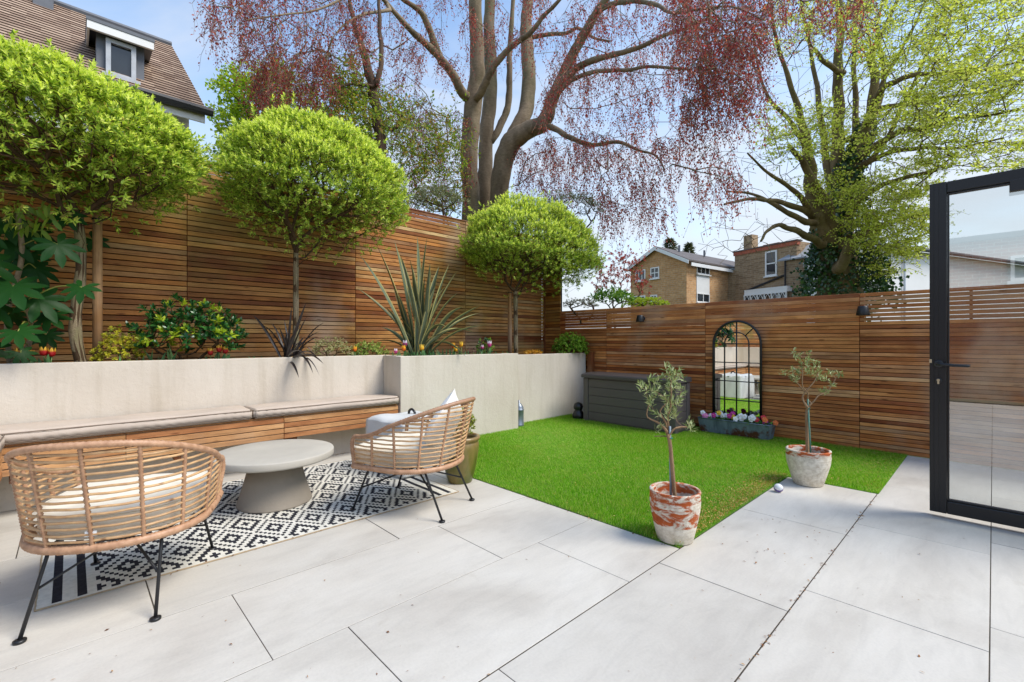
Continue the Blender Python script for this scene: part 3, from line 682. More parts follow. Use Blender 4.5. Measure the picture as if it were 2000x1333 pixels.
# ---- storage box
M_box = plain('anthracite_plastic', srgb(84, 77, 76), .55, .05, 3, bmp=.25, bscale=160)
M_lid = plain('anthracite_lid', srgb(66, 62, 62), .42, .06, 3)
sb = thing('storage_box', 'dark grey plastic garden storage box on the lawn before the fence', 'storage box', (-3.5, 5.9, 0))
BX0, BX1, BY0, BY1 = -4.27, -2.80, 5.57, 5.98
pbox('body', BX0+.02, BX1-.02, BY0+.02, BY1-.02, 0.0, .655, M_box, sb, .008)
for a, c in ((BX0, BX0+.09), (BX1-.09, BX1)): pbox('corner_post', a, c, BY0, BY0+.09, 0, .65, M_box, sb, .01); pbox('corner_post', a, c, BY1-.09, BY1, 0, .65, M_box, sb, .01)
for k in range(5):
    z0 = .03+.122*k; pbox('panel', BX0+.093, BX1-.093, BY0+.008, BY0+.03, z0, z0+.117, M_box, sb, .005)
    pbox('panel', BX1-.03, BX1-.008, BY0+.093, BY1-.093, z0, z0+.117, M_box, sb, .005)
b = MB(); n_ = 12
prof = [(-.36, .655), (-.362, .69), (-.34, .706), (-.15, .722), (.1, .726), (.31, .722), (.33, .70), (.33, .655)]
vs = []; fs = []
for x in (BX0-.012, BX1+.012):
    for (y, z) in prof: vs.append((x, 5.775+y*.66, z))
k = len(prof)
for i in range(k): fs.append((i, (i+1) % k, k+(i+1) % k, k+i))
fs += [tuple(range(k-1, -1, -1)), tuple(range(k, 2*k))]
b.add(vs, fs); o = b.build('lid', M_lid, sb); o.location = -sb.location
# ---- small dark object between box and wall, and grey watering can behind planter corner
g_ = thing('garden_ornament', 'small black rounded ornament between storage box and cream wall', 'ornament', (-4.40, 5.62, 0))
b = MB(); b.lathe([(.05, 0), (.085, .02), (.09, .07), (.07, .12), (.05, .14), (.068, .165), (.075, .2), (.06, .24), (.02, .26), (0, .262)], 24); b.build('body', M_black, g_, True)
wc = thing('gas_bottle', 'slim grey metal bottle tucked behind the planter corner', 'bottle', (-4.62, 4.56, 0))
b = MB(); b.lathe([(.07, 0), (.07, .03), (.066, .035), (.066, .22), (.07, .225), (.07, .24), (.064, .245), (.064, .27), (.03, .32), (.012, .33), (.012, .37), (0, .372)], 24); b.build('body', plain('galvanised', srgb(130, 138, 148), .4, .15, 8, metal=.6), wc, True)
# ---- arched mirror
mr = thing('arched_mirror', 'tall arched window style mirror in black frame on the fence', 'mirror', (-2.315, 6.28, 0))
MX0, MX1, MT, MZ = -2.622, -2.008, 1.468, .07; mc = (MX0+MX1)/2; mr_ = (MX1-MX0)/2; zs = MT-mr_
def arch(r, z_low, n=32): return [(mc-r, z_low)]+[(mc-r*math.cos(PI*i/n), zs+r*math.sin(PI*i/n)) for i in range(n+1)]+[(mc+r, z_low)]
M_mir = new_mat('mirror_glass'); p_ = M_mir[2]; p_.inputs['Metallic'].default_value = 1; p_.inputs['Roughness'].default_value = .0; p_.inputs['Base Color'].default_value = (.86, .88, .87, 1); M_mir = M_mir[0]
a_ = arch(mr_-.01, MZ); b = MB(); b.add([(x, 6.270, z) for x, z in a_]+[(x, 6.280, z) for x, z in a_], [tuple(range(len(a_)-1, -1, -1)), tuple(range(len(a_), 2*len(a_)))]+[(i, (i+1) % len(a_), len(a_)+(i+1) % len(a_), len(a_)+i) for i in range(len(a_))]); o = b.build('mirror_glass', M_mir, mr); o.location = -mr.location
b = MB(); b.tube([(x, 6.262, z) for x, z in arch(mr_-.012, MZ)], .0155, 8); b.tube([(MX0, 6.262, MZ), (MX1, 6.262, MZ)], .0155, 8); o = b.build('frame', M_black, mr, True); o.location = -mr.location
def gbar(pts): b = MB(); b.tube(pts, .0065, 6); o = b.build('glazing_bar', M_black, mr, True); o.location = -mr.location
gbar([(mc, 6.262, MZ), (mc, 6.262, MT-.01)])
gbar([(x, 6.262, z) for x, z in arch(.152, MZ, 20)])
for z in (1.163, .918, .673, .428, .183): gbar([(MX0, 6.262, z), (MX1, 6.262, z)])
for sg in (-1, 1):
    c45 = math.cos(R(45)); gbar([(mc+sg*.152*c45, 6.262, zs+.152*c45), (mc+sg*(mr_-.012)*c45, 6.262, zs+(mr_-.012)*c45)])
# ---- wall lights
def wall_light(x, z, label):
    t = thing('wall_light', label, 'lamp', (x, FY, z), 0, 'cone wall lights on the fence')
    b = MB(); b.lathe([(.062, -.055), (.064, -.05), (.046, .04), (.042, .046), (0, .047)], 28, (0, -.085, 0)); b.build('shade', M_black, t, True)
    b = MB(); b.box(-.012, .012, -.05, -.012, .0, .025); b.build('arm', M_black, t); b = MB(); b.lathe([(.035, 0), (.035, .011), (0, .0115)], 20); o = b.build('wall_plate', M_black, t, True); o.rotation_euler = (R(90), 0, 0)
    b = MB(); b.lathe([(.03, -.045), (.034, -.03), (.03, .0), (0, .002)], 16, (0, -.085, 0)); b.build('bulb', M_white, t, True)
wall_light(-3.70, 1.545, 'black cone wall light on the fence above the storage box')
wall_light(-.981, 1.535, 'black cone wall light on the fence next to the glass door')
# ---- pots
def pot_mat(name, amount, seed):
    """terracotta with flaking limewash"""
    m, t, p, N, L = new_mat(name); v = coords(t)
    tcx = N('ShaderNodeSeparateXYZ'); L(v, tcx.inputs[0])
    r1 = noise(t, 14, 5, .6, v); clay = ramp(t, [(.3, srgb(150, 70, 32)), (.7, srgb(190, 98, 52))]); L(r1.outputs['Fac'], clay.inputs[0])
    mpv = N('ShaderNodeMapping'); mpv.inputs['Location'].default_value = (seed, seed*1.7, 0); mpv.inputs['Scale'].default_value = (1, 1, 2.4); L(v, mpv.inputs['Vector'])
    n = noise(t, 9, 9, .68, mpv.outputs[0], .8)
    # band of bare clay at mid height, where the wash has worn off
    band = N('ShaderNodeMapRange'); band.inputs['From Min'].default_value = 0; band.inputs['From Max'].default_value = .30
    L(tcx.outputs['Z'], band.inputs['Value'])
    cr = ramp(t, amount); L(band.outputs[0], cr.inputs[0])
    s = mathn(t, 'ADD', mathn(t, 'MULTIPLY_ADD', n.outputs['Fac'], .55, .225), cr.outputs[0]); k = ramp(t, [(.48, (0, 0, 0, 1)), (.53, (1, 1, 1, 1))]); L(s, k.inputs[0])
    n2 = noise(t, 30, 6, .7, v); lime = ramp(t, [(.3, srgb(182, 170, 150)), (.6, srgb(222, 214, 198))]); L(n2.outputs['Fac'], lime.inputs[0])
    c = mixrgb(t, k.outputs[0], clay.outputs[0], lime.outputs[0])
    # throwing rings
    w = N('ShaderNodeTexWave'); w.wave_type = 'BANDS'; w.bands_direction = 'Z'; w.inputs['Scale'].default_value = 16; w.inputs['Distortion'].default_value = 1.2; L(v, w.inputs['Vector'])
    L(c, p.inputs['Base Color']); p.inputs['Roughness'].default_value = .85; p.inputs['Specular IOR Level'].default_value = .25
    hh = mathn(t, 'MULTIPLY_ADD', w.outputs['Fac'], .5, k.outputs[0]); L(bump(t, hh, .35, .004), p.inputs['Normal']); return m
g1 = lambda x: (x, x, x, 1)
M_pot1 = pot_mat('limewashed_terracotta', [(0, g1(.35)), (.32, g1(.30)), (.36, g1(-.32)), (.60, g1(-.25)), (.66, g1(-.05)), (.74, g1(.03)), (.82, g1(.03)), (.86, g1(-.12)), (1, g1(-.12))], 3.1)
M_pot2 = pot_mat('limewashed_terracotta_pale', [(0, g1(.4)), (.74, g1(.3)), (.82, g1(.02)), (.86, g1(-.5)), (1, g1(-.45))], 8.4)
def pot(loc, label, r0, r1, h, mat, tilt=0):
    t = thing('terracotta_pot', label, 'plant pot', loc)
    b = MB(); b.lathe([(r0*.9, 0), (r0, .008), (r0+(r1-r0)*.45, h*.3), (r1*.97, h*.62), (r1, h*.8), (r1*.985, h*.93), (r1*1.0, h*.955), (r1*1.005, h*.985), (r1*.98, h), (r1*.9, h*.995), (r1*.87, h*.96), (r1*.88, h*.7), (r1*.84, h*.62)], 48)
    b.build('vessel', mat, t, True)
    b = MB(); b.lathe([(r1*.86, h*.66), (r1*.5, h*.675), (0, h*.68)], 24); b.build('soil', M_soil, t)
    return t
pot((-1.335, 2.645, .0), 'flaking orange and white terracotta pot on the lawn corner', .105, .148, .305, M_pot1)
pot((-1.075, 4.47, .0), 'whitewashed terracotta pot with orange rim on the paving', .108, .163, .295, M_pot2)
def glazed():
    m, t, p, N, L = new_mat('green_glaze'); v = coords(t)
    n = noise(t, 7, 6, .6, coords(t, 'Object', (1, 1, .4)), .6); r = ramp(t, [(.3, srgb(64, 72, 24)), (.5, srgb(98, 100, 42)), (.72, srgb(140, 116, 70))]); L(n.outputs['Fac'], r.inputs[0])
    s = N('ShaderNodeSeparateXYZ'); L(v, s.inputs[0]); k = N('ShaderNodeMapRange'); k.inputs['From Min'].default_value = .2; k.inputs['From Max'].default_value = .4; L(s.outputs['Z'], k.inputs['Value'])
    c = mixrgb(t, mathn(t, 'MULTIPLY', k.outputs[0], .6), r.outputs[0], srgb(160, 124, 84)); L(c, p.inputs['Base Color']); p.inputs['Roughness'].default_value = .28; return m
gp = thing('glazed_pot', 'tall olive green glazed pot behind the rattan chair', 'plant pot', (-3.16, 2.41, 0))
b = MB(); b.lathe([(.10, 0), (.105, .01), (.125, .08), (.15, .2), (.163, .3), (.158, .34), (.15, .35), (.168, .362), (.172, .378), (.165, .39), (.145, .39), (.14, .36), (.145, .33)], 40); b.build('vessel', glazed(), gp, True)
b = MB(); b.lathe([(.147, .33), (0, .338)], 24); b.build('soil', M_soil, gp)
# ---- trough
def rust_mat():
    m, t, p, N, L = new_mat('weathered_zinc'); v = coords(t)
    n = noise(t, 6, 7, .65, coords(t, 'Object', (2.5, 2.5, .6))); r = ramp(t, [(.3, srgb(84, 98, 112)), (.6, srgb(122, 138, 152)), (.8, srgb(150, 160, 166))]); L(n.outputs['Fac'], r.inputs[0])
    n2 = noise(t, 5.5, 8, .7, v); s = N('ShaderNodeSeparateXYZ'); L(v, s.inputs[0]); q = mathn(t, 'SUBTRACT', n2.outputs['Fac'], mathn(t, 'MULTIPLY', s.outputs['Z'], .9))
    k = ramp(t, [(.46, (0, 0, 0, 1)), (.54, (1, 1, 1, 1))]); L(q, k.inputs[0])
    L(mixrgb(t, k.outputs[0], r.outputs[0], srgb(92, 52, 34)), p.inputs['Base Color']); p.inputs['Roughness'].default_value = .6; p.inputs['Metallic'].default_value = .25
    L(bump(t, n2.outputs['Fac'], .25, .005), p.inputs['Normal']); return m
tr_ = thing('metal_trough', 'weathered blue grey metal trough with rust under the mirror', 'trough', (-2.27, 6.11, .012), R(0))
b = MB(); T0 = (.41, .085); T1 = (.435, .115); hgt = .178; th_ = .006
def frus(hw0, hd0, z0, hw1, hd1, z1): return [(-hw0, -hd0, z0), (hw0, -hd0, z0), (hw0, hd0, z0), (-hw0, hd0, z0), (-hw1, -hd1, z1), (hw1, -hd1, z1), (hw1, hd1, z1), (-hw1, hd1, z1)]
vo = frus(*T0, 0, *T1, hgt); vi = frus(T0[0]-th_, T0[1]-th_, th_, T1[0]-th_, T1[1]-th_, hgt)
b.add(vo+vi, [(0, 3, 2, 1), (0, 1, 5, 4), (1, 2, 6, 5), (2, 3, 7, 6), (3, 0, 4, 7), (8, 9, 10, 11), (9, 8, 12, 13), (10, 9, 13, 14), (11, 10, 14, 15), (8, 11, 15, 12), (4, 5, 13, 12), (5, 6, 14, 13), (6, 7, 15, 14), (7, 4, 12, 15)])
M_zinc = rust_mat(); b.build('body', M_zinc, tr_)
b = MB(); b.tube([(-T1[0], -T1[1], hgt), (T1[0], -T1[1], hgt), (T1[0], T1[1], hgt), (-T1[0], T1[1], hgt)], .008, 6, closed=True); b.build('rim', M_zinc, tr_, True)
b = MB(); b.add([(-.425, -.105, .15), (.425, -.105, .15), (.425, .105, .15), (-.425, .105, .15)], [(0, 1, 2, 3)]); b.build('soil', M_soil, tr_)
# ---- ball
bl = thing('toy_ball', 'small white and purple ball at the lawn edge', 'ball', (-1.19, 4.10, 0))
b = MB(); rr = .034; prof = [(rr*math.sin(PI*i/16), rr-rr*math.cos(PI*i/16)) for i in range(17)]; b.lathe(prof, 24)
for k, f in enumerate(b.f):
    pass
b.m = [1 if (k // 24) in (7, 8, 9) else 0 for k in range(len(b.f))]
o = b.build('shell', [M_white, plain('purple_rubber', srgb(96, 72, 140), .5)], bl, True); o.rotation_euler = (R(35), R(20), 0); o.location = (0, -.02, .006)
# ================================================================ VEGETATION
def grow(trunk, targets, w=.35, step=.25, jit=.04, sag=0.0, order=None):
    """connect targets to an existing skeleton. trunk: list of (pos, parent). returns pos, parent, tip index of each target"""
    pos = [np.array(p, float) for p, _ in trunk]; par = [q for _, q in trunk]; T = np.asarray(targets, float)
    cap = len(pos)+len(T)*24+100; A = np.zeros((cap, 3)); A[:len(pos)] = pos; n = len(pos); PL = np.zeros(cap)
    for i in range(n): PL[i] = 0 if par[i] < 0 else PL[par[i]]+np.linalg.norm(A[i]-A[par[i]])
    od = order if order is not None else np.argsort(np.min(np.linalg.norm(T[:, None]-A[None, :n], axis=2), 1))
    tips = np.zeros(len(T), int)
    for k in od:
        d = np.linalg.norm(A[:n]-T[k], axis=1); i = int(np.argmin(d+w*PL[:n])); L_ = d[i]; m = max(1, int(L_/step)); prev = i; a = A[i].copy()
        off = RNG.normal(0, 1, 3)*L_*.09
        for s in range(1, m+1):
            if n >= cap: break
            f = s/m; q = a+(T[k]-a)*f+off*math.sin(PI*f)+(RNG.normal(0, jit, 3) if s < m else 0); q[2] += sag*L_*math.sin(PI*f)
            A[n] = q; par.append(prev); PL[n] = PL[prev]+np.linalg.norm(q-A[prev]); prev = n; n += 1
        tips[k] = prev
    return A[:n], par, tips
def tree_tubes(pos, par, r_tip, expo=2.3, r_fix=None, n_thick=7, rmax=None):
    """pipe-model radii, then tubes along the longest-thickest chains"""
    n = len(pos); cnt = np.zeros(n); ch = [[] for _ in range(n)]
    for i, p in enumerate(par):
        if p >= 0: ch[p].append(i)
    for i in range(n-1, -1, -1):
        if not ch[i]: cnt[i] = 1
        if par[i] >= 0: cnt[par[i]] += cnt[i]
    r = r_tip*np.maximum(cnt, 1)**(1/expo)
    if rmax is not None: r = np.minimum(r, rmax)
    if r_fix is not None:
        for i, v in r_fix.items(): r[i] = v
    VV = []; FF = []; base = 0; todo = [i for i in range(n) if par[i] < 0]
    starts = [(i, None) for i in todo]
    while starts:
        i, p = starts.pop(); chain = [p] if p is not None else []; j = i
        while True:
            chain.append(j)
            if not ch[j]: break
            c = sorted(ch[j], key=lambda q: -r[q]); 
            for q in c[1:]: starts.append((q, j))
            j = c[0]
        if len(chain) < 2: continue
        P = pos[chain]; rr = r[chain].copy()
        if p is not None: rr[0] = rr[1]*.9
        k = len(P); ns = n_thick if rr.max() > .03 else (5 if rr.max() > .008 else 3)
        T = np.gradient(P, axis=0); T = unit(T); u = np.cross(T[0], [0.3, .7, .2]); u = u/max(1e-9, np.linalg.norm(u)); U = np.zeros((k, 3))
        for q in range(k):
            u = u-T[q]*np.dot(u, T[q]); u = u/max(1e-9, np.linalg.norm(u)); U[q] = u
        W = np.cross(T, U); ang = np.arange(ns)*2*PI/ns
        ring = P[:, None]+(U[:, None]*np.cos(ang)[None, :, None]+W[:, None]*np.sin(ang)[None, :, None])*rr[:, None, None]
        VV.append(ring.reshape(-1, 3)); a = np.arange(k-1)[:, None]*ns+np.arange(ns)[None]; a2 = np.arange(k-1)[:, None]*ns+(np.arange(ns)[None]+1) % ns
        FF.append(base+np.stack([a, a2, a2+ns, a+ns], -1).reshape(-1, 4)); base += k*ns
    return np.concatenate(VV), np.concatenate(FF), r
def polyline_nodes(lines, sub=4, wig=0):
    """lines: list of (list of Vector, parent key or None). returns trunk list and node radii.  each point (vec, r)"""
    trunk = []; rad = {}
    for pts, parent in lines:
        P = [Vector(p[0]) for p in pts]; Rr = [p[1] for p in pts]; c = catmull(P, sub); first = len(trunk); prev = -1
        if parent is not None:
            d = [(Vector(q[0])-c[0]).length for q in trunk]; prev = int(np.argmin(d))
        for i, q in enumerate(c):
            s = i/sub; k = min(int(s), len(Rr)-2); f = s-k; r = Rr[k]*(1-f)+Rr[k+1]*f
            qq = np.array(q)
            if wig and 0 < i < len(c)-1 and r < .3: qq = qq+np.array([math.sin(i*1.3+first), math.sin(i*1.7+first*2.1), math.sin(i*1.1+first*.7)])*min(r, .10)*wig; r = r*(1+(.025 if r > .1 else .06)*math.sin(i*1.9+first))
            rad[len(trunk)] = r; trunk.append((qq, prev)); prev = len(trunk)-1
    return trunk, rad
def rand_dirs(n): return unit(RNG.normal(0, 1, (n, 3)))
def shoots(P, D, nleaf, L0, L1, width, splay=.9, spread=.06):
    """leafy shoots: several leaves round each axis. returns arrays for leaves() and tip flag"""
    n = len(P); k = np.repeat(np.arange(n), nleaf); j = np.tile(np.arange(nleaf), n); f = j/max(1, nleaf-1)
    D = unit(np.asarray(D)); a = np.cross(D, RNG.normal(0, 1, (n, 3))); a = unit(a); b = np.cross(D, a)
    ph = j*2.4+RNG.uniform(0, 6.28, n)[k]+RNG.normal(0, .3, len(k))
    side = a[k]*np.cos(ph)[:, None]+b[k]*np.sin(ph)[:, None]
    tilt = splay*(1-.75*f)+RNG.normal(0, .12, len(k))
    dirs = unit(D[k]*np.cos(tilt)[:, None]+side*np.sin(tilt)[:, None])
    pos = P[k]+D[k]*(spread*f)[:, None]
    ln = (L1+(L0-L1)*f)*RNG.uniform(.75, 1.2, len(k))
    up = unit(D[k]*1.0+np.array([0, 0, .5])-dirs*.2+RNG.normal(0, .25, (len(k), 3)))
    return pos, dirs, up, ln, ln*width, f
M_bark_top = bark_mat('topiary_bark', srgb(120, 106, 84), srgb(168, 152, 124), 14, srgb(116, 118, 70))
M_twig = bark_mat('twig_bark', srgb(64, 48, 34), srgb(98, 78, 56), 20)
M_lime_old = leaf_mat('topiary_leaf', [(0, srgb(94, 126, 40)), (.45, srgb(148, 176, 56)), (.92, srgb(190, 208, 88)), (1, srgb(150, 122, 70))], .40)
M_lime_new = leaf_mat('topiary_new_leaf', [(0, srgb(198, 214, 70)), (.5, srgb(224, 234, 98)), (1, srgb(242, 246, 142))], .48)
M_stake = wood_slat('round_stake', [(0, srgb(160, 122, 82)), (1, srgb(176, 138, 96))], .15, 2)
def topiary(loc, label, centre, ax, n_sh, seed, stem_pts, leafscale=1.0, low_keep=.34, low_f=.66):
    global RNG
    RNG = np.random.default_rng(seed); t = thing('topiary_tree', label, 'tree', loc, 0, 'round topped trees in the raised planter'); lc = np.array(loc)
    c = np.array(centre)
    # shoot sites: dense mantle on top and sides, open underneath
    d = rand_dirs(n_sh*3); clump = np.sin(d[:, 0]*6+seed)*np.sin(d[:, 1]*7+seed*2)+.6*np.sin(d[:, 2]*9+d[:, 0]*5)
    keep = (RNG.uniform(0, 1, len(d)) < np.clip(low_keep+(1-low_keep)*(d[:, 2]+.45)/.75, .12, 1)) & ((clump > -.42) | (d[:, 2] > .35) | (RNG.uniform(0, 1, len(d)) < .3)); d = d[keep][:n_sh]
    rr = 1-np.abs(RNG.normal(0, .085, len(d)))-np.where(RNG.uniform(0, 1, len(d)) < .18, RNG.uniform(0, .45, len(d)), 0)
    lump = 1+.055*np.sin(d[:, 0]*7+seed)*np.cos(d[:, 1]*6)+.045*np.sin(d[:, 2]*11+d[:, 1]*5)+np.where(RNG.uniform(0, 1, len(d)) < .10, RNG.uniform(0, .16, len(d)), 0)
    P = c+d*np.array(ax)*(rr*lump)[:, None]
    P[:, 2] = np.where(d[:, 2] < 0, c[2]+(P[:, 2]-c[2])*(low_f+.40*RNG.uniform(-1, 1, len(d))), P[:, 2])
    ok = ~((P[:, 0] < FX+.045) & (P[:, 2] < 3.12)); P = P[ok]; d = d[ok]; rr = rr[ok]
    lines = [([(Vector(q), r) for q, r in stem_pts], None)]
    trunk, rad = polyline_nodes(lines, 4); nt_ = len(trunk)
    # few limbs first, then the rest
    topn = nt_-1
    sel = RNG.permutation(len(P))[:46]; mid = c+(P[sel]-c)*.62; mid[:, 2] -= .05
    A, par, tp = grow(trunk[:], mid, .25, .12, .012)
    # only grow from upper skeleton
    A2, par2, tips = grow([(A[i], par[i]) for i in range(len(A))], P, .42, .10, .008, .02)
    V, F, r = tree_tubes(A2, par2, .0016, 2.5, {i: rad[i] for i in range(nt_)}, 8, .02)
    kt = sum(1 for _ in range(1))
    # split stem and branches into two parts
    b = MB(); pts = [np.array(trunk[i][0])-lc for i in range(nt_)]; rj = [rad[i]*(1+.06*math.sin(i*2.1)) for i in range(nt_)]; b.tube(pts, rj, 10); b.build('trunk', M_bark_top, t, True)
    sk = np_mesh('branches', V-lc, F, M_twig, t, True)
    out = unit(unit((P-c)/np.array(ax))*.75+np.array([0, 0, .55])+RNG.normal(0, .28, P.shape))
    p, dd, up, ln, wd, f = shoots(P, out, 11, .030*leafscale, .046*leafscale, .36, 1.15, .055)
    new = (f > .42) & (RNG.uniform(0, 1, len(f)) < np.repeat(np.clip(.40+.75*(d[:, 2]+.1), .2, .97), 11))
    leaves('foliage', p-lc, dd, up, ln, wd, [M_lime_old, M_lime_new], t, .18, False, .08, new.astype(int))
    return t
def stem(base, mid, topz, r0, r1, lean=(0, 0)):
    return [(base, r0), ((base[0]+mid[0], base[1]+mid[1], base[2]+(topz-base[2])*.3), r0*.97), ((base[0]+lean[0]*.6, base[1]+lean[1]*.6, base[2]+(topz-base[2])*.68), r1), ((base[0]+lean[0], base[1]+lean[1], topz), r1*.95)]
topiary((-5.2, .085, .93), 'round topped bright green tree with curved trunk beside large leaved shrub', (-5.03, -.14, 2.68), (.70, 1.0, .62), 5600, 21, stem((-5.2, .085, .9), (.02, -.06), 2.22, .042, .036, (-.0, -.04)), 1.1)
topiary((-5.25, 1.77, .93), 'round topped bright green tree with thin stem behind dark spiky plant', (-5.03, 1.95, 2.78), (.70, .95, .74), 6400, 22, stem((-5.25, 1.77, .9), (.0, .0), 2.16, .032, .028, (.0, .0)), .95)
topiary((-5.2, 5.07, .93), 'round topped bright green tree beside the far fence corner', (-4.98, 5.30, 2.52), (.72, 1.30, .84), 6200, 23, stem((-5.2, 5.07, .9), (-.01, .0), 1.98, .036, .034, (.0, -.02)), 1.0, .42, .42)
for (x, y, z1, lb) in ((-5.3, .165, 2.3, 'pale round timber stake behind the curved tree trunk'), (-5.26, 4.99, 2.02, 'round timber stake tied to the corner tree')):
    s_ = thing('tree_stake', lb, 'stake', (x, y, .9), 0); b = MB(); b.tube([(0, 0, 0), (.0, 0, (z1-.9)*.5), (0, 0, z1-.9)], [.035, .034, .033], 12); b.build('pole', M_stake, s_, True)
    b = MB(); b.tube([(.035*math.cos(a_*PI/4), .035*math.sin(a_*PI/4), z1-.96+.004*math.sin(a_)) for a_ in range(8)], .007, 5, closed=True); b.build('tie', M_black, s_, True)
RNG = np.random.default_rng(77)
# ---- big lobed shrub at the left
M_fats = leaf_mat('glossy_lobed_leaf', [(0, srgb(24, 58, 24)), (.6, srgb(40, 82, 30)), (1, srgb(70, 112, 38))], .2, .4, .14)
M_fats_n = leaf_mat('young_lobed_leaf', [(0, srgb(84, 116, 26)), (1, srgb(120, 142, 36))], .4, .4, .4)
M_petiole = plain('petiole', srgb(128, 134, 56), .5, .1, 10)
def lobed_leaf(R_, droop):
    vs = [(0, 0, 0)]; fs = []; lob = 8; tips = []
    for i in range(lob):
        a = R(-135)+R(270)*i/(lob-1); ln = R_*(1-.32*abs(i-(lob-1)/2)/(lob/2)); w = R(19.5)
        i0 = len(vs); z = lambda rr_: -droop*(rr_/R_)**2*R_
        for (aa, rr_) in ((a-w*.9, ln*.5), (a-w*.74, ln*.68), (a-w*.28, ln*.88), (a, ln), (a+w*.28, ln*.88), (a+w*.74, ln*.68), (a+w*.9, ln*.5)):
            vs.append((rr_*math.cos(aa), rr_*math.sin(aa), z(rr_)+.02*R_))
        m = len(vs); vs.append((ln*.6*math.cos(a), ln*.6*math.sin(a), z(ln*.6)-.015*R_))
        ring = list(range(i0, i0+7))
        for q in range(6): fs.append((ring[q], ring[q+1], m))
        fs += [(0, ring[0], m), (0, m, ring[6])]
        if i > 0: fs.append((0, prev, ring[0]))
        prev = ring[6]
    return vs, fs
fat = thing('lobed_leaf_shrub', 'tall shrub with large glossy dark green hand shaped leaves', 'shrub', (-5.35, -.35, .93))
fl = Vector(fat.location)
stems_ = [[(-5.38, -.34, .9), (-5.36, -.36, 1.4), (-5.30, -.28, 1.85), (-5.24, -.30, 2.2)], [(-5.3, -.55, .9), (-5.2, -.62, 1.4), (-5.1, -.66, 1.9)], [(-5.36, -.34, .9), (-5.2, -.22, 1.25), (-5.05, -.25, 1.5)]]
for s_ in stems_:
    b = MB(); b.tube([Vector(p)-fl for p in catmull(s_, 5)], .017, 8); b.build('stem', M_bark_top, fat, True)
# leaf centres as (pixel, depth, size, tilt)
fleafs = [(112, 478, 3.45, .20, 0), (160, 562, 3.40, .155, 1), (25, 560, 3.35, .24, 0), (75, 585, 3.5, .23, 0), (95, 618, 3.6, .17, 0), (35, 648, 3.3, .175, 1), (20, 470, 3.6, .22, 0), (-30, 510, 3.3, .24, 0),
          (70, 525, 3.75, .2, 0), (15, 615, 3.5, .19, 0), (-25, 590, 3.3, .23, 0), (40, 690, 3.45, .12, 0), (60, 450, 3.7, .21, 0), (5, 430, 3.55, .22, 0), (180, 468, 4.15, .15, 0), (-60, 440, 3.3, .25, 0), (-70, 640, 3.2, .2, 0),
          (90, 655, 3.85, .15, 0), (50, 500, 3.9, .2, 0), (-40, 680, 3.4, .2, 0), (130, 420, 3.7, .17, 0)]
tocam = Vector((0, 0, EYE))
for (px, py, t_, s_, k) in fleafs:
    c_ = at(px, py, t_); vs, fs = lobed_leaf(s_*.98, random.uniform(.15, .4)); b = MB(); b.add(vs, fs)
    nrm = ((tocam-c_).normalized()*.75+Vector((random.uniform(-.3, .3), random.uniform(-.3, .3), .62))).normalized()
    x_ = (Vector((.3*random.uniform(-1, 1), random.uniform(-.2, 1), -.7))); x_ = (x_-nrm*x_.dot(nrm)).normalized(); y_ = nrm.cross(x_)
    b.v = [tuple(c_-fl+x_*v[0]+y_*v[1]+nrm*v[2]) for v in b.v]
    lf = b.build('leaf', M_fats if not k else M_fats, fat, True)
    st_ = min((Vector(p) for s2 in stems_ for p in catmull(s2, 4)), key=lambda p: (p-c_).length+max(0, p.z-c_.z)*.4)
    b = MB(); b.tube([q-fl for q in catmull([st_, st_.lerp(c_, .55)+Vector((0, 0, .05)), c_], 5)], .0042, 5); b.build('petiole', M_petiole, lf, True)
P0 = np.array([at(60+random.uniform(-45, 45), 420+random.uniform(-28, 28), 3.5+random.uniform(-.12, .12)) for _ in range(40)])
leaves('young_leaves', P0-np.array(fl), unit(np.array([[random.uniform(-.6, .6), random.uniform(-.6, .6), -.7] for _ in range(40)])), np.tile([.5, -.5, .6], (40, 1)), .11, .035, M_fats_n, fat, .15, True, .1)
# ---- strap leaved plants
def strap_leaf(base, tip, bend, w, n=14):
    """ribbon from base to tip arching by bend; returns verts(5 per row)"""
    base = Vector(base); tip = Vector(tip); d = tip-base; mid = base+d*.55+Vector(bend); rows = []
    side0 = d.cross(Vector((0, 0, 1))); side0 = side0.normalized() if side0.length > .05 else Vector((1, 0, 0)); side0.rotate(Matrix.Rotation(random.uniform(-.9, .9), 3, 'Z'))
    vs = []; fs = []; mi = []
    for i in range(n+1):
        f = i/n; p = base*(1-f)**2+mid*2*f*(1-f)+tip*f*f; tan = ((mid-base)*(1-f)+(tip-mid)*f).normalized()
        s = (side0-tan*side0.dot(tan)).normalized(); nn = s.cross(tan)
        ww = w*min(1, .62+f*1.3)*(1-max(0, (f-.55)/.45)**2.0)
        for (k, z) in ((-1, .22), (-.74, .1), (0, -.12), (.74, .1), (1, .22)): vs.append(p+s*ww*.5*k+nn*ww*z)
    for i in range(n):
        for k in range(4): fs.append((i*5+k, i*5+k+1, (i+1)*5+k+1, (i+1)*5+k)); mi.append(1 if k in (0, 3) else 0)
    return vs, fs, mi
def strap_plant(name, label, cat, loc, leaflist, mats, wid):
    t = thing(name, label, cat, loc); lv = Vector(loc)
    for (base, tip, bend) in leaflist:
        vs, fs, mi = strap_leaf(base, tip, bend, wid*random.uniform(.8, 1.15)); b = MB(); b.v = [tuple(v-lv) for v in vs]; b.f = fs; b.m = mi; b.build('leaf', mats, t, True)
M_ph_g = plain('flax_green', srgb(96, 106, 78), .42, .18, 12, spec=.5); M_ph_y = plain('flax_cream_edge', srgb(176, 166, 104), .45, .1, 12)
M_ph_d = plain('flax_black', srgb(52, 44, 42), .4, .25, 12, spec=.5)
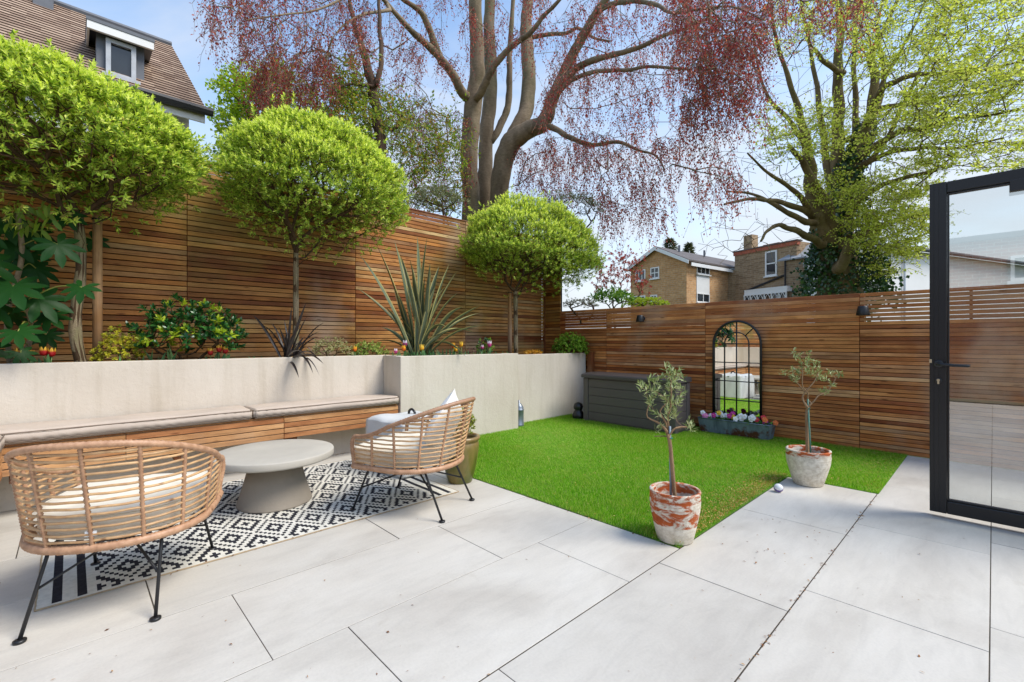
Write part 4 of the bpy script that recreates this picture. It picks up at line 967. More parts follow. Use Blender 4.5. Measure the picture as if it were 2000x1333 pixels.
pt = tX(818, -4.95); pb = at(818, 705, pt); pb.z = .92
tipsF = [(700, 495, 0), (735, 478, 0), (776, 490, 0), (783, 500, 0), (815, 462, 0), (834, 464, 0), (840, 514, 0), (805, 520, 0), (858, 520, 0), (879, 514, 0), (893, 530, .05), (695, 562, .05), (733, 668, .12), (842, 530, 0), (830, 540, 0), (788, 545, 0),
         (925, 650, .25), (938, 598, .08), (938, 612, .10), (945, 637, .12), (910, 698, .42), (872, 640, .25), (895, 572, .1), (752, 600, .08), (850, 560, 0), (862, 590, .05), (768, 560, 0), (905, 600, .15), (800, 505, 0), (822, 520, 0), (745, 640, .1), (770, 470, 0), (870, 560, .1), (815, 580, 0), (885, 655, .2), (795, 600, 0), (835, 610, 0), (855, 640, .1), (780, 620, .05)]
ll = []
for (px, py, bd) in tipsF:
    tp_ = at(px, py, pt+random.uniform(-.32, .25)); bs = pb+Vector((random.uniform(-.07, .07), random.uniform(-.1, .1), 0))
    ll.append((bs, tp_, Vector((0, 0, bd+random.uniform(.02, .12)))+(pb-tp_)*Vector((.12, .12, 0))))
strap_plant('flax_plant', 'large strap leaved flax with cream edged green leaves', 'plant', tuple(pb), ll, [M_ph_g, M_ph_y], .072)
pt2 = tX(562, -5.12); pb2 = at(562, 700, pt2); pb2.z = .93; ll = []
for (px, py, bd) in [(494, 616, .05), (512, 636, .12), (530, 632, .1), (570, 598, 0), (598, 592, 0), (600, 618, .05), (634, 631, .1), (622, 660, .12), (625, 648, .1), (545, 640, 0), (585, 640, .05), (620, 702, .18), (624, 735, .28), (612, 732, .25), (584, 740, .2), (600, 700, .18), (555, 625, 0), (530, 655, .1), (575, 650, .05), (610, 690, .2), (540, 670, .1), (596, 660, .1), (560, 650, 0), (632, 712, .2), (588, 672, .1)]:
    tp_ = at(px, py, pt2+random.uniform(-.22, .16)-(.32 if py > 690 else 0)); bs = pb2+Vector((random.uniform(-.05, .05), random.uniform(-.05, .05), 0))
    ll.append((bs, tp_, Vector((0, 0, bd+random.uniform(0, .06)))))
strap_plant('dark_flax_plant', 'small black purple strap leaved plant drooping over the cream wall', 'plant', tuple(pb2), ll, [M_ph_d, M_ph_d], .030)
# ---- leafy shrubs in the planter
def rosette_shrub(name, label, cat, loc, centre, ax, n, nleaf, L0, L1, wid, mats, newfrac, seed, stemr=.004, hi=False, splay=1.2, up=.5):
    global RNG
    RNG = np.random.default_rng(seed); t = thing(name, label, cat, loc); lc = np.array(loc); c = np.array(centre)
    d = rand_dirs(n); d[:, 2] = np.abs(d[:, 2])*.95-.25*(RNG.uniform(0, 1, n) < .4); rr = RNG.uniform(.45, 1, n)**.6
    P = c+d*np.array(ax)*rr[:, None]; ok = (P[:, 0] > FX+.03) | (loc[0] < FX) | (loc[1] > FY); P = P[ok]; d = d[ok]
    base = np.array(loc); A, par, tips = grow([(base, -1), (base+[0, 0, .04], 0)], P, .3, .06, .005)
    V, F, r = tree_tubes(A, par, stemr*.45, 2.4, None, 5, stemr*3); np_mesh('stems', V-lc, F, M_twig, t, True)
    out = unit(d*.6+np.array([.15, -.1, up])+RNG.normal(0, .25, P.shape)); p, dd, u, ln, wd, f = shoots(P, out, nleaf, L0, L1, wid, splay, L1*.5)
    nw = RNG.uniform(0, 1, len(P)) < newfrac; mi = np.repeat(nw, nleaf).astype(int)
    leaves('foliage', p-lc, dd, u, ln, wd, mats, t, .15, hi, .12, mi if len(mats) > 1 else None); RNG = np.random.default_rng(seed+1)
    return t
M_ch_d = leaf_mat('choisya_leaf', [(0, srgb(24, 66, 32)), (.6, srgb(42, 92, 40)), (1, srgb(62, 114, 46))], .2, .3, .5)
M_ch_y = leaf_mat('choisya_new_leaf', [(0, srgb(128, 158, 30)), (1, srgb(182, 196, 58))], .4, .4, .4)
q = at(372, 690, tX(372, -5.2)); q.z = .93
rosette_shrub('evergreen_shrub', 'bushy evergreen with glossy dark leaves and yellow green tips', 'shrub', tuple(q), (q.x, q.y, 1.20), (.34, .46, .42), 230, 9, .045, .068, .40, [M_ch_d, M_ch_y], .2, 31, .006, True)
M_eu = leaf_mat('spurge_leaf', [(0, srgb(118, 128, 44)), (1, srgb(164, 164, 66))], .3); M_eu2 = leaf_mat('spurge_bract', [(0, srgb(176, 176, 40)), (1, srgb(214, 206, 74))], .35)
q = at(232, 690, tX(232, -5.15)); q.z = .93
rosette_shrub('spurge_plant', 'yellow green spurge with airy flower heads', 'plant', tuple(q), (q.x, q.y, 1.06), (.13, .18, .28), 150, 10, .016, .028, .6, [M_eu, M_eu2], .7, 32, .003)
M_pi = leaf_mat('pieris_leaf', [(0, srgb(132, 138, 70)), (.5, srgb(160, 160, 98)), (1, srgb(206, 200, 160))], .3)
q = at(648, 690, tX(648, -5.15)); q.z = .93
rosette_shrub('variegated_shrub', 'small loose shrub with cream edged pale leaves', 'shrub', tuple(q), (q.x, q.y, 1.08), (.17, .25, .17), 120, 8, .02, .034, .36, [M_pi], 0, 33)
M_en = leaf_mat('euonymus_leaf', [(0, srgb(86, 120, 40)), (.5, srgb(150, 170, 76)), (1, srgb(196, 200, 118))], .3)
q = at(724, 690, tX(724, -5.15)); q.z = .93
rosette_shrub('variegated_shrub', 'low rounded shrub with yellow and green leaves at the wall step', 'shrub', tuple(q), (q.x, q.y, 1.05), (.16, .22, .16), 150, 8, .02, .032, .55, [M_en], 0, 34)
M_bx = leaf_mat('box_leaf', [(0, srgb(56, 104, 20)), (.5, srgb(98, 146, 34)), (1, srgb(160, 190, 70))], .3)
q = at(1112, 690, tX(1112, -4.93)); q.z = .93
rosette_shrub('box_ball', 'rounded bright green box bush hanging over the planter end', 'shrub', tuple(q), (q.x+.02, q.y, 1.06), (.30, .32, .30), 700, 9, .02, .03, .5, [M_bx], 0, 35)
M_he = leaf_mat('amber_leaf', [(0, srgb(186, 130, 30)), (1, srgb(226, 180, 70))], .35)
q = at(1040, 690, tX(1040, -5.0)); q.z = .93
rosette_shrub('amber_plant', 'low clump of amber yellow leaves', 'plant', tuple(q), (q.x, q.y, .99), (.12, .18, .05), 42, 6, .03, .045, .8, [M_he], 0, 36)
M_gc = leaf_mat('tulip_leaf', [(0, srgb(64, 106, 60)), (.6, srgb(92, 134, 82)), (1, srgb(126, 160, 96))], .25, .4, .4)
M_pot_pl = leaf_mat('pot_shrub_leaf', [(0, srgb(104, 118, 30)), (1, srgb(170, 176, 72))], .3)
q = Vector((-3.16, 2.41, .335)); rosette_shrub('potted_shrub', 'small yellowish leafed shrub growing in the green glazed pot', 'shrub', tuple(q), (q.x+.02, q.y+.03, .46), (.10, .10, .16), 70, 8, .018, .028, .5, [M_pot_pl], 0, 37)
q = at(948, 690, tX(948, -4.85)); q.z = .93
rosette_shrub('leafy_perennial', 'fresh green perennial with an upright leafy shoot', 'plant', tuple(q), (q.x, q.y, 1.05), (.10, .12, .22), 36, 7, .03, .05, .42, [M_ch_d, M_bx], .6, 38)
M_as = leaf_mat('sedum_leaf', [(0, srgb(120, 84, 84)), (1, srgb(160, 116, 106))], .2)
q = at(925, 690, tX(925, -4.9)); q.z = .93
rosette_shrub('bronze_perennial', 'airy bronze pink perennial behind the tulips', 'plant', tuple(q), (q.x, q.y, 1.04), (.08, .12, .09), 40, 6, .012, .02, .4, [M_as], 0, 39)
# ---- low bulb foliage along the wall tops
def bulb_leaves(name, label, pts, n, seed, L_=(.10, .2), mat=None):
    rng = np.random.default_rng(seed); P = []; D = []
    for (px, X_) in pts:
        c_ = at(px, 700, tX(px, X_))
        for _ in range(n): P.append((c_.x+rng.normal(0, .05), c_.y+rng.normal(0, .06), .93)); D.append((rng.normal(0, .35), rng.normal(0, .35), 1))
    base = Vector(P[0]); t = thing(name, label, 'plant', tuple(base)); P = np.array(P); D = np.array(D)
    leaves('foliage', P-np.array(base), D, rng.normal(0, 1, P.shape)+[.6, -.6, 0], rng.uniform(*L_, len(P)), rng.uniform(.018, .032, len(P)), mat or M_gc, t, .3, True, .05)
bulb_leaves('bulb_foliage', 'grey green bulb leaves at the foot of the cream edged flax', [(785, -4.72), (800, -4.72), (815, -4.75), (830, -4.72), (850, -4.74), (870, -4.72)], 14, 1)
bulb_leaves('bulb_foliage', 'grey green bulb leaves along the planter block top', [(885, -4.72), (900, -4.74), (915, -4.72), (935, -4.75), (960, -4.74), (985, -4.9)], 11, 2, (.09, .16))
bulb_leaves('bulb_foliage', 'grey green leaves between spurge and evergreen shrub', [(285, -5.08), (300, -5.1), (330, -5.08)], 5, 3, (.12, .24))
bulb_leaves('bulb_foliage', 'low grey green leaves beside the black strap plant', [(455, -5.1), (480, -5.08), (497, -5.1)], 6, 4, (.07, .13))
bulb_leaves('bulb_foliage', 'low leaves between the two variegated shrubs', [(668, -5.08), (690, -5.1), (708, -5.08)], 7, 5, (.08, .14))
# ---- tulips
def tulip_mat(n, a, b, k=.5):
    m, t, p, N, L = new_mat(n); s = N('ShaderNodeSeparateXYZ'); L(coords(t, 'Generated'), s.inputs[0]); nn = noise(t, 6, 3, .5, coords(t, 'Generated', (6, 6, 1)))
    q_ = mathn(t, 'MULTIPLY_ADD', nn.outputs['Fac'], .7, mathn(t, 'SUBTRACT', s.outputs['Z'], .35)); r = ramp(t, [(k-.08, a), (k+.08, b)]); L(q_, r.inputs[0]); L(r.outputs[0], p.inputs['Base Color']); p.inputs['Roughness'].default_value = .4; return m
M_t_red = tulip_mat('tulip_red_yellow', srgb(176, 26, 30), srgb(236, 184, 60), .62); M_t_or = tulip_mat('tulip_orange', srgb(224, 104, 24), srgb(240, 170, 40)); M_t_yel = tulip_mat('tulip_yellow', srgb(240, 170, 30), srgb(244, 200, 70)); M_t_pk = tulip_mat('tulip_pink_white', srgb(196, 60, 130), srgb(238, 224, 230), .6); M_t_pur = tulip_mat('tulip_purple_white', srgb(140, 30, 96), srgb(236, 220, 230), .62)
M_stem = plain('tulip_stem', srgb(110, 138, 74), .5)
def tulip(px, py, t_, mat, label, group, size=1.0):
    h_ = at(px, py, tX(px, t_)); t = thing('tulip', label, 'flower', (h_.x, h_.y, .93), random.uniform(0, 6), group); z = h_.z-.93; s = .024*size
    b = MB(); b.tube([(0, 0, 0), (.006, .003, z*.6), (0, 0, z-s)], .0035*size, 6); b.build('stem', M_stem, t, True)
    vs = []; fs = []
    for k in range(6):
        a = k*PI/3; off = .94 if k % 2 else 1.0; i0 = len(vs); rows = [(.12, -1), (.7, -.75), (1.0, -.1), (1.0, .7), (1.02, 1.4), (1.1, 2.0)]; wd = [.25, .62, .66, .5, .3, .04]
        for (rr_, zz), w in zip(rows, wd):
            for q_ in (-1, 0, 1): ang = a+q_*w; r2 = rr_*off*(1 if q_ == 0 else .97); vs.append((s*r2*math.cos(ang), s*r2*math.sin(ang), z+s*zz))
        for i in range(5):
            for q_ in range(2): fs.append((i0+i*3+q_, i0+i*3+q_+1, i0+(i+1)*3+q_+1, i0+(i+1)*3+q_))
    b = MB(); b.add(vs, fs); b.build('petals', mat, t, True)
    for k in range(2):
        a = random.uniform(0, 6.28); vs, fs, mi = strap_leaf((0, 0, 0), (math.cos(a)*.05, math.sin(a)*.05, z*random.uniform(.75, 1.05)), (math.cos(a)*.02, math.sin(a)*.02, .02), .03*size, 6); b = MB(); b.add(vs, fs); b.build('leaf', M_gc, t, True)
for (px, py) in ((37, 693), (58, 697), (85, 690), (101, 692)): tulip(px, py, -5.1, M_t_red, 'red and yellow tulip beside the large leaved shrub', 'tulips by the lobed shrub', 1.0)
for (px, py) in ((411, 690), (428, 684), (440, 687)): tulip(px, py, -5.08, M_t_red, 'red and yellow tulip beside the evergreen shrub', 'tulips by the evergreen shrub', 1.0)
tulip(363, 678, --4.71, M_t_or, 'single orange tulip among the evergreen shrub stems', None, .8)
tulip(693, 684, -5.08, M_t_or, 'single orange tulip beside the variegated shrub', None, .95); tulip(672, 683, --4.72, M_t_pk, 'pale pink flower between the variegated shrubs', None, .8)
tulip(791, 674, -4.74, M_t_pur, 'purple and white tulip in front of the big flax', None, 1.1); tulip(789, 683, -4.71, M_t_or, 'orange tulip below the purple tulip', None, 1.0); tulip(773, 688, -4.72, M_t_pk, 'pale lilac tulip at the corner of the planter block', None, .8); tulip(824, 682, -4.72, M_t_yel, 'yellow tulip at the foot of the big flax', None, 1.1)
for (px, py, m_) in ((885, 677, M_t_or), (890, 684, M_t_yel), (901, 675, M_t_yel)): tulip(px, py, -4.72, m_, 'orange yellow tulip to the far side of the big flax', 'tulips by the drooping flax leaf', 1.0)
tulip(956, 675, -4.74, M_t_pk, 'pink and white tulip near the staked tree', None, 1.3); tulip(942, 680, -4.74, M_t_pk, 'small pink tulip beside the upright leafy shoot', None, .8)
# ---- pansies in the trough
M_pl = leaf_mat('pansy_leaf', [(0, srgb(40, 92, 24)), (1, srgb(104, 146, 44))], .3)
def pansy(x, col_list, label, seed):
    rng = random.Random(seed); t = thing('pansy_plant', label, 'flower', (x, 6.10, .162), 0); n = 60
    P = np.array([(rng.gauss(0, .045), rng.gauss(-.01, .04), rng.uniform(.005, .045)) for _ in range(n)]); D = np.array([(rng.gauss(0, 1), rng.gauss(-.2, 1), rng.uniform(.1, .9)) for _ in range(n)])
    leaves('foliage', P, D, np.tile([0, -.2, 1.], (n, 1)), .04, .024, M_pl, t, .15, True, .1)
    for col in col_list:
        cx_ = rng.gauss(0, .05); cy_ = rng.uniform(-.09, .03); cz = rng.uniform(.05, .115); nrm = Vector((rng.uniform(-.3, .5), -1, rng.uniform(.2, .7))).normalized(); u = nrm.orthogonal().normalized(); v = nrm.cross(u); b = MB()
        for k in range(5):
            a = k*2*PI/5; c_ = Vector((cx_, cy_, cz))+(u*math.cos(a)+v*math.sin(a))*.016+nrm*.002*k; pts = [c_+(u*math.cos(q_*PI/4)+v*math.sin(q_*PI/4))*.018+nrm*(.003*math.sin(q_*2)) for q_ in range(8)]; b.add(pts, [tuple(range(8))])
        fo = b.build('flower', col, t); b = MB(); c_ = Vector((cx_, cy_, cz))+nrm*.012; b.add([c_+(u*math.cos(q_*PI/3)+v*math.sin(q_*PI/3))*.005 for q_ in range(6)], [tuple(range(6))]); b.build('eye', M_t_yel, fo)
M_pw = plain('pansy_white', srgb(238, 238, 236), .6, .03); M_pm = plain('pansy_magenta', srgb(190, 40, 140), .6); M_pp = plain('pansy_pink', srgb(222, 130, 178), .6); M_pr = plain('pansy_red', srgb(200, 40, 50), .6); M_py = plain('pansy_yellow', srgb(236, 190, 50), .6); M_po = plain('pansy_orange', srgb(220, 110, 50), .6)
pansy(-2.60, [M_pp, M_pw, M_pp, M_pw], 'pink and white pansies at the box end of the trough', 1); pansy(-2.46, [M_pw, M_pm, M_pw, M_py, M_pw], 'white and yellow pansies with one magenta bloom', 2); pansy(-2.33, [M_pm, M_pm, M_pw, M_py], 'magenta pansies in the trough', 3)
pansy(-2.17, [M_pw]*6, 'cluster of white pansies in the trough middle', 4); pansy(-2.04, [M_pw]*5, 'white pansies with large blooms', 5); pansy(-1.92, [M_pr, M_pr, M_po, M_pm, M_po], 'red and orange pansies at the pot end of the trough', 6)
# ---- potted olives
M_ol = leaf_mat('olive_leaf', [(0, srgb(92, 112, 58)), (.5, srgb(140, 154, 88)), (1, srgb(190, 194, 146))], .2, .45, .4)
M_olb = bark_mat('olive_bark', srgb(138, 110, 84), srgb(176, 146, 114), 20)
def olive(label, loc, t_, trunk_px, br_px, clusters, zs_, seed, caneoff, canetop, cane_col, cane_label):
    global RNG
    RNG = np.random.default_rng(seed); ox, oy, sc = zs_; cv = lambda p: (ox+p[0]/sc, oy+p[1]/sc); t = thing('olive_tree', label, 'tree', loc, 0, 'potted olive trees'); lc = np.array(loc)
    lines = [([(at(*cv(p), t_) if i else Vector(loc), r) for i, (p, r) in enumerate(trunk_px)], None)]
    for br in br_px: lines.append(([(at(*cv(p), t_+random.uniform(-.04, .04)), r) for p, r in br], 0))
    trunk, rad = polyline_nodes(lines, 3); C = []
    for c_ in clusters:
        for _ in range(2): C.append(at(*cv((c_[0]+random.gauss(0, 14), c_[1]+random.gauss(0, 14))), t_+random.gauss(0, .07)))
    C = np.array(C); A, par, tips = grow(trunk, C, .25, .04, .003, -.03); V, F, r = tree_tubes(A, par, .0013, 2.3, rad, 8); np_mesh('trunk', V-lc, F, M_olb, t, True)
    out = unit(RNG.normal(0, .5, C.shape)+[0, 0, .8]); p, dd, u, ln, wd, f = shoots(C-out*.03, out, 11, .028, .046, .25, 1.05, .06); leaves('foliage', p-lc, dd, u, ln, wd, M_ol, t, .12, False, .05)
    cn = thing('support_cane', cane_label, 'cane', (loc[0]+caneoff[0], loc[1]+caneoff[1], loc[2]-.02)); tp_ = at(*cv(canetop), t_)-Vector(cn.location)
    b = MB(); b.tube([(0, 0, 0), tp_*.5, tp_], .007, 8); b.build('cane', cane_col, cn, True)
    b = MB(); q_ = tp_*.86; b.tube([(q_.x+.014*math.cos(a), q_.y+.014*math.sin(a), q_.z) for a in [i*PI/4 for i in range(8)]], .003, 5, closed=True); b.build('tie', plain('green_tie', srgb(30, 120, 110), .5), cn, True)
M_cane = plain('blue_grey_cane', srgb(122, 140, 156), .5, .12, 30); M_cane2 = plain('green_cane', srgb(86, 128, 112), .5, .12, 30)
olive('small olive tree in the flaking orange and white pot', (-1.33, 2.645, .20), 2.78, [((0, 0), .013), ((478, 1333), .012), ((455, 1100), .012), ((430, 1000), .011)],
      [[((430, 1000), .010), ((390, 920), .008), ((300, 840), .006), ((165, 770), .004), ((165, 670), .003)], [((430, 990), .009), ((400, 850), .007), ((325, 690), .006), ((440, 560), .004), ((480, 430), .003)], [((450, 1000), .008), ((520, 920), .005), ((620, 895), .004), ((720, 905), .003)], [((430, 1030), .006), ((370, 1015), .004), ((250, 1020), .003)], [((440, 950), .008), ((430, 780), .006), ((470, 600), .005), ((470, 300), .003)]],
      [(430, 140), (470, 190), (540, 210), (620, 230), (430, 230), (200, 260), (260, 300), (330, 270), (80, 360), (140, 400), (230, 430), (280, 480), (460, 330), (530, 320), (560, 400), (600, 470), (470, 400), (400, 500), (190, 560), (190, 610), (440, 560), (500, 520), (560, 590), (420, 660), (480, 650), (530, 700), (540, 740), (440, 720), (700, 870), (740, 900), (310, 930), (270, 730), (480, 290)], (1240, 700, 6.66), 51, (-.025, -.01), (455, 890), M_cane, 'blue grey cane tied to the olive in the flaking pot')
olive('small olive tree in the whitewashed pot with orange rim', (-1.08, 4.47, .19), 3.9, [((0, 0), .016), ((338, 800), .014), ((335, 650), .014), ((340, 570), .013)],
      [[((340, 560), .011), ((300, 490), .008), ((320, 430), .007), ((400, 340), .005), ((440, 250), .004)], [((340, 560), .011), ((400, 510), .008), ((440, 460), .007), ((520, 420), .006), ((590, 310), .004)], [((315, 430), .006), ((270, 370), .005), ((215, 310), .004)], [((345, 500), .009), ((345, 440), .006), ((300, 380), .005), ((300, 250), .004)]],
      [(240, 90), (270, 130), (310, 170), (330, 120), (290, 200), (350, 160), (330, 230), (400, 180), (440, 230), (390, 240), (210, 240), (130, 260), (190, 295), (230, 310), (420, 300), (460, 300), (500, 300), (540, 260), (610, 280), (550, 350), (510, 400), (490, 430), (360, 260), (270, 270)], (1500, 670, 4.444), 52, (.03, -.01), (345, 490), M_cane2, 'green cane tied to the olive in the whitewashed pot')
# ================================================================ BIG TREES BEHIND
def px_line(pts, t0, t1, z=None):
    """[(px,py,width_px)] spread over depth t0..t1 -> [(point, radius)]"""
    n = len(pts); out = []
    for i, (x, y, w) in enumerate(pts):
        t_ = t0+(t1-t0)*i/max(1, n-1); out.append((at(x, y, t_), w*.5*t_/FOC))
    return out
def region_points(regs, rng):
    P = []
    for (x0, x1, y0, y1, t0, t1, n) in regs:
        for _ in range(n): P.append(at(rng.uniform(x0, x1), rng.uniform(y0, y1), rng.uniform(t0, t1)))
    return np.array(P)
def big_tree(name, label, lines, regs, leafspec, barkm, leafm, seed, r_tip=.0035, hang=0.0, nspray=5, grp=None, flat=False, rmax=.05, sag=0, extra=None, w=.3, wig=.2):
    global RNG
    RNG = np.random.default_rng(seed); rng = random.Random(seed)
    base = lines[0][0][0][0]; t = thing(name, label, 'tree', (base.x, base.y, 0)); lc = np.array([base.x, base.y, 0])
    trunk, rad = polyline_nodes(lines, 5, wig); T = region_points(regs, rng)
    A, par, tips = grow(trunk, T, w, .35, .03, sag); nA = len(A)
    V, F, r = tree_tubes(A, par, r_tip, 2.2, rad, 12, rmax)
    # thick stems
    Vt, Ft, _ = tree_tubes(np.array([q[0] for q in trunk]), [q[1] for q in trunk], .01, 2.2, rad, 14)
    np_mesh('trunk', Vt-lc, Ft, barkm, t, True)
    par2 = list(par); Vb, Fb, _ = tree_tubes(A, par, r_tip, 2.2, {i: .001 for i in rad}, 6, rmax); np_mesh('branches', Vb-lc, Fb, barkm, t, True)
    # sprays of leaves at tips, along fine twigs
    n_l, L0, wid, slen = leafspec; LP = []; LD = []; LU = []; TW = MB()
    tv = []; tf = []; tb = 0
    for k in range(len(T)):
        for s in range(nspray):
            o_ = T[k]
            if hang > 0: d = np.array([RNG.normal(0, .35), RNG.normal(0, .35), -hang+RNG.normal(0, .25)])
            else: d = RNG.normal(0, 1, 3)*np.array([1, 1, .28 if flat else .8])+np.array([0, 0, .15])
            d = d/np.linalg.norm(d); ln = slen*RNG.uniform(.4, 1.2); side = np.cross(d, RNG.normal(0, 1, 3)); side /= np.linalg.norm(side)
            fs_ = np.linspace(.12, 1, n_l); curve = side*ln*.15; drop = np.array([0, 0, -1])*ln*(.25 if hang > 0 else .06)
            pts = o_+d*ln*fs_[:, None]+curve*np.sin(fs_*PI)[:, None]+drop*(fs_**2)[:, None]+RNG.normal(0, .02, (n_l, 3))
            sg = np.where(np.arange(n_l) % 2 == 0, 1, -1)[:, None]
            LP.append(pts); LD.append(d*.55+side*sg*.8+RNG.normal(0, .35, (n_l, 3))+[0, 0, -.25 if hang > 0 else 0]); LU.append(RNG.normal(0, .5, (n_l, 3))+(np.array([0, 0, 1]) if not hang else side*.0+np.array([.3, -.5, .6])))
            tw = np.vstack([o_, pts[::max(1, n_l//3)], pts[-1]]); off = .0024
            m = len(tw); ring = np.concatenate([tw, tw+np.array([off*1.6, 0, off]), tw+np.array([0, off*1.6, -off])]); tv.append(ring)
            a = np.arange(m-1)
            for q0, q1 in ((0, 1), (1, 2), (2, 0)): tf.append(tb+np.stack([a+q0*m, a+1+q0*m, a+1+q1*m, a+q1*m], 1))
            tb += 3*m
    np_mesh('twigs', np.concatenate(tv)-lc, np.concatenate(tf), barkm, t)['kind'] = 'stuff'
    LP = np.concatenate(LP); LD = np.concatenate(LD); LU = np.concatenate(LU); sz = L0*RNG.uniform(.6, 1.25, len(LP))
    leaves('foliage', LP-lc, LD, LU, sz, sz*wid, leafm, t, .14, False, .06)
    return t
M_beech = bark_mat('beech_bark', srgb(98, 84, 68), srgb(164, 146, 122), 2.2, srgb(104, 104, 70), .5)
M_beech2 = bark_mat('beech_bark_mossy', srgb(92, 78, 58), srgb(142, 124, 94), 2.5, srgb(96, 98, 48), .4)
M_copper = leaf_mat('copper_leaf', [(0, srgb(112, 40, 44)), (.35, srgb(162, 60, 56)), (.65, srgb(136, 72, 76)), (.85, srgb(196, 92, 68)), (1, srgb(208, 134, 100))], .46, .45)
M_beechg = leaf_mat('beech_spring_leaf', [(0, srgb(156, 172, 54)), (.5, srgb(192, 202, 80)), (1, srgb(222, 222, 120))], .55, .45)
TB = 12.6
base_l = [(921, 640, 44), (919, 470, 36), (920, 380, 33), (916, 330, 33), (919, 262, 34), (925, 200, 34), (932, 150, 30), (931, 80, 27), (928, 10, 25), (930, -80, 22), (926, -200, 16)]
L_ = [(px_line(base_l, TB, TB-.6), None),
      (px_line([(948, 640, 44), (946, 470, 34), (946, 385, 32), (948, 330, 28), (950, 260, 27), (957, 195, 27), (958, 120, 25), (955, 60, 22), (957, 0, 20), (960, -120, 16)], TB+.3, TB+.8), None),
      (px_line([(985, 640, 50), (978, 470, 38), (975, 385, 36), (983, 320, 38), (1000, 278, 40), (1030, 256, 34), (1062, 240, 30), (1076, 203, 24), (1096, 155, 21), (1120, 105, 19), (1142, 65, 18), (1166, 25, 16), (1195, -20, 13), (1230, -90, 9)], TB+.1, TB-2.2), None),
      (px_line([(990, 305, 22), (1004, 262, 28), (1026, 220, 29), (1033, 160, 27), (1030, 100, 25), (1027, 50, 22), (1031, 0, 20), (1036, -110, 14)], TB-.5, TB+.5), 0),
      (px_line([(962, 275, 14), (980, 240, 14), (992, 208, 13), (995, 160, 12), (995, 110, 11), (999, 50, 9), (1004, -30, 7)], TB+.5, TB+1.0), 0),
      (px_line([(918, 195, 20), (904, 183, 19), (880, 140, 16), (846, 100, 14), (802, 60, 11), (762, 15, 9), (735, -15, 7)], TB-.2, TB-2.6), 0),
      (px_line([(862, 122, 15), (850, 90, 14), (832, 42, 12), (815, 18, 10), (783, -4, 8), (740, -60, 5)], TB-1.0, TB-2.2), 0),
      (px_line([(938, 185, 15), (950, 160, 15), (965, 130, 13), (1000, 91, 11), (1035, 66, 10), (1063, 31, 8), (1091, 3, 7), (1120, -40, 5)], TB-.7, TB-2.2), 0),
      (px_line([(1040, 74, 9), (1070, 68, 8), (1105, 66, 7), (1130, 56, 6), (1158, 74, 5), (1190, 82, 4)], TB+.4, TB-1.2), 0),
      (px_line([(1092, 172, 14), (1110, 150, 14), (1140, 126, 13), (1193, 109, 11), (1245, 95, 9), (1298, 70, 7), (1347, 56, 5), (1400, 62, 4)], TB-1.3, TB-5.0), 0),
      (px_line([(1080, 200, 10), (1100, 172, 9), (1123, 154, 9), (1168, 140, 8), (1225, 138, 7), (1267, 131, 6), (1350, 137, 4)], TB-1.2, TB-4.6), 0),
      (px_line([(1064, 242, 12), (1090, 256, 11), (1116, 271, 10), (1158, 284, 8), (1207, 278, 7), (1246, 294, 5), (1281, 305, 4), (1298, 333, 3)], TB-.9, TB-3.8), 0),
      (px_line([(1170, 20, 11), (1200, 8, 10), (1239, 3, 9), (1281, 10, 8), (1312, 26, 6), (1360, 20, 5), (1430, 14, 3.5), (1490, 40, 2.5)], TB-2.2, TB-6.2), 0),
      (px_line([(762, 20, 7), (740, 24, 6), (713, 28, 5), (678, 45, 4), (657, 65, 3)], TB-2.4, TB-4.0), 0),
      (px_line([(735, -15, 6), (690, -10, 5), (620, 20, 4), (550, 30, 3), (480, 40, 2.5)], TB-2.6, TB-5.0), 0)]
regs = [(400, 560, -40, 90, 7.0, 9.5, 42), (470, 720, -30, 120, 7.5, 10, 75), (480, 650, 100, 180, 7.5, 9.5, 80), (640, 900, -30, 130, 9.5, 12, 55), (690, 860, 80, 330, 10, 12.5, 50), (800, 910, 180, 360, 11, 13, 32),
        (900, 1060, -30, 90, 10, 12, 32), (1040, 1340, -30, 150, 8.5, 12, 115), (1060, 1340, 120, 300, 8.5, 11.5, 105), (1310, 1500, -40, 90, 6.4, 8.6, 112), (1330, 1490, 70, 200, 6.6, 8.6, 92), (1500, 1690, -40, 30, 6.6, 8.4, 27), (1000, 1130, 270, 370, 10.5, 12.5, 56), (800, 920, 220, 390, 11, 13.5, 40),
        (1130, 1320, 260, 420, 8.5, 10, 77), (1340, 1450, 190, 380, 7.0, 8.4, 32)]
big_tree('copper_beech', 'huge multi stemmed copper beech with drooping red leaved branches', L_, regs, (13, .044, .62, .62), M_beech, M_copper, 61, .0052, 1.0, 5, rmax=.05, sag=.06, w=.2, wig=.07)
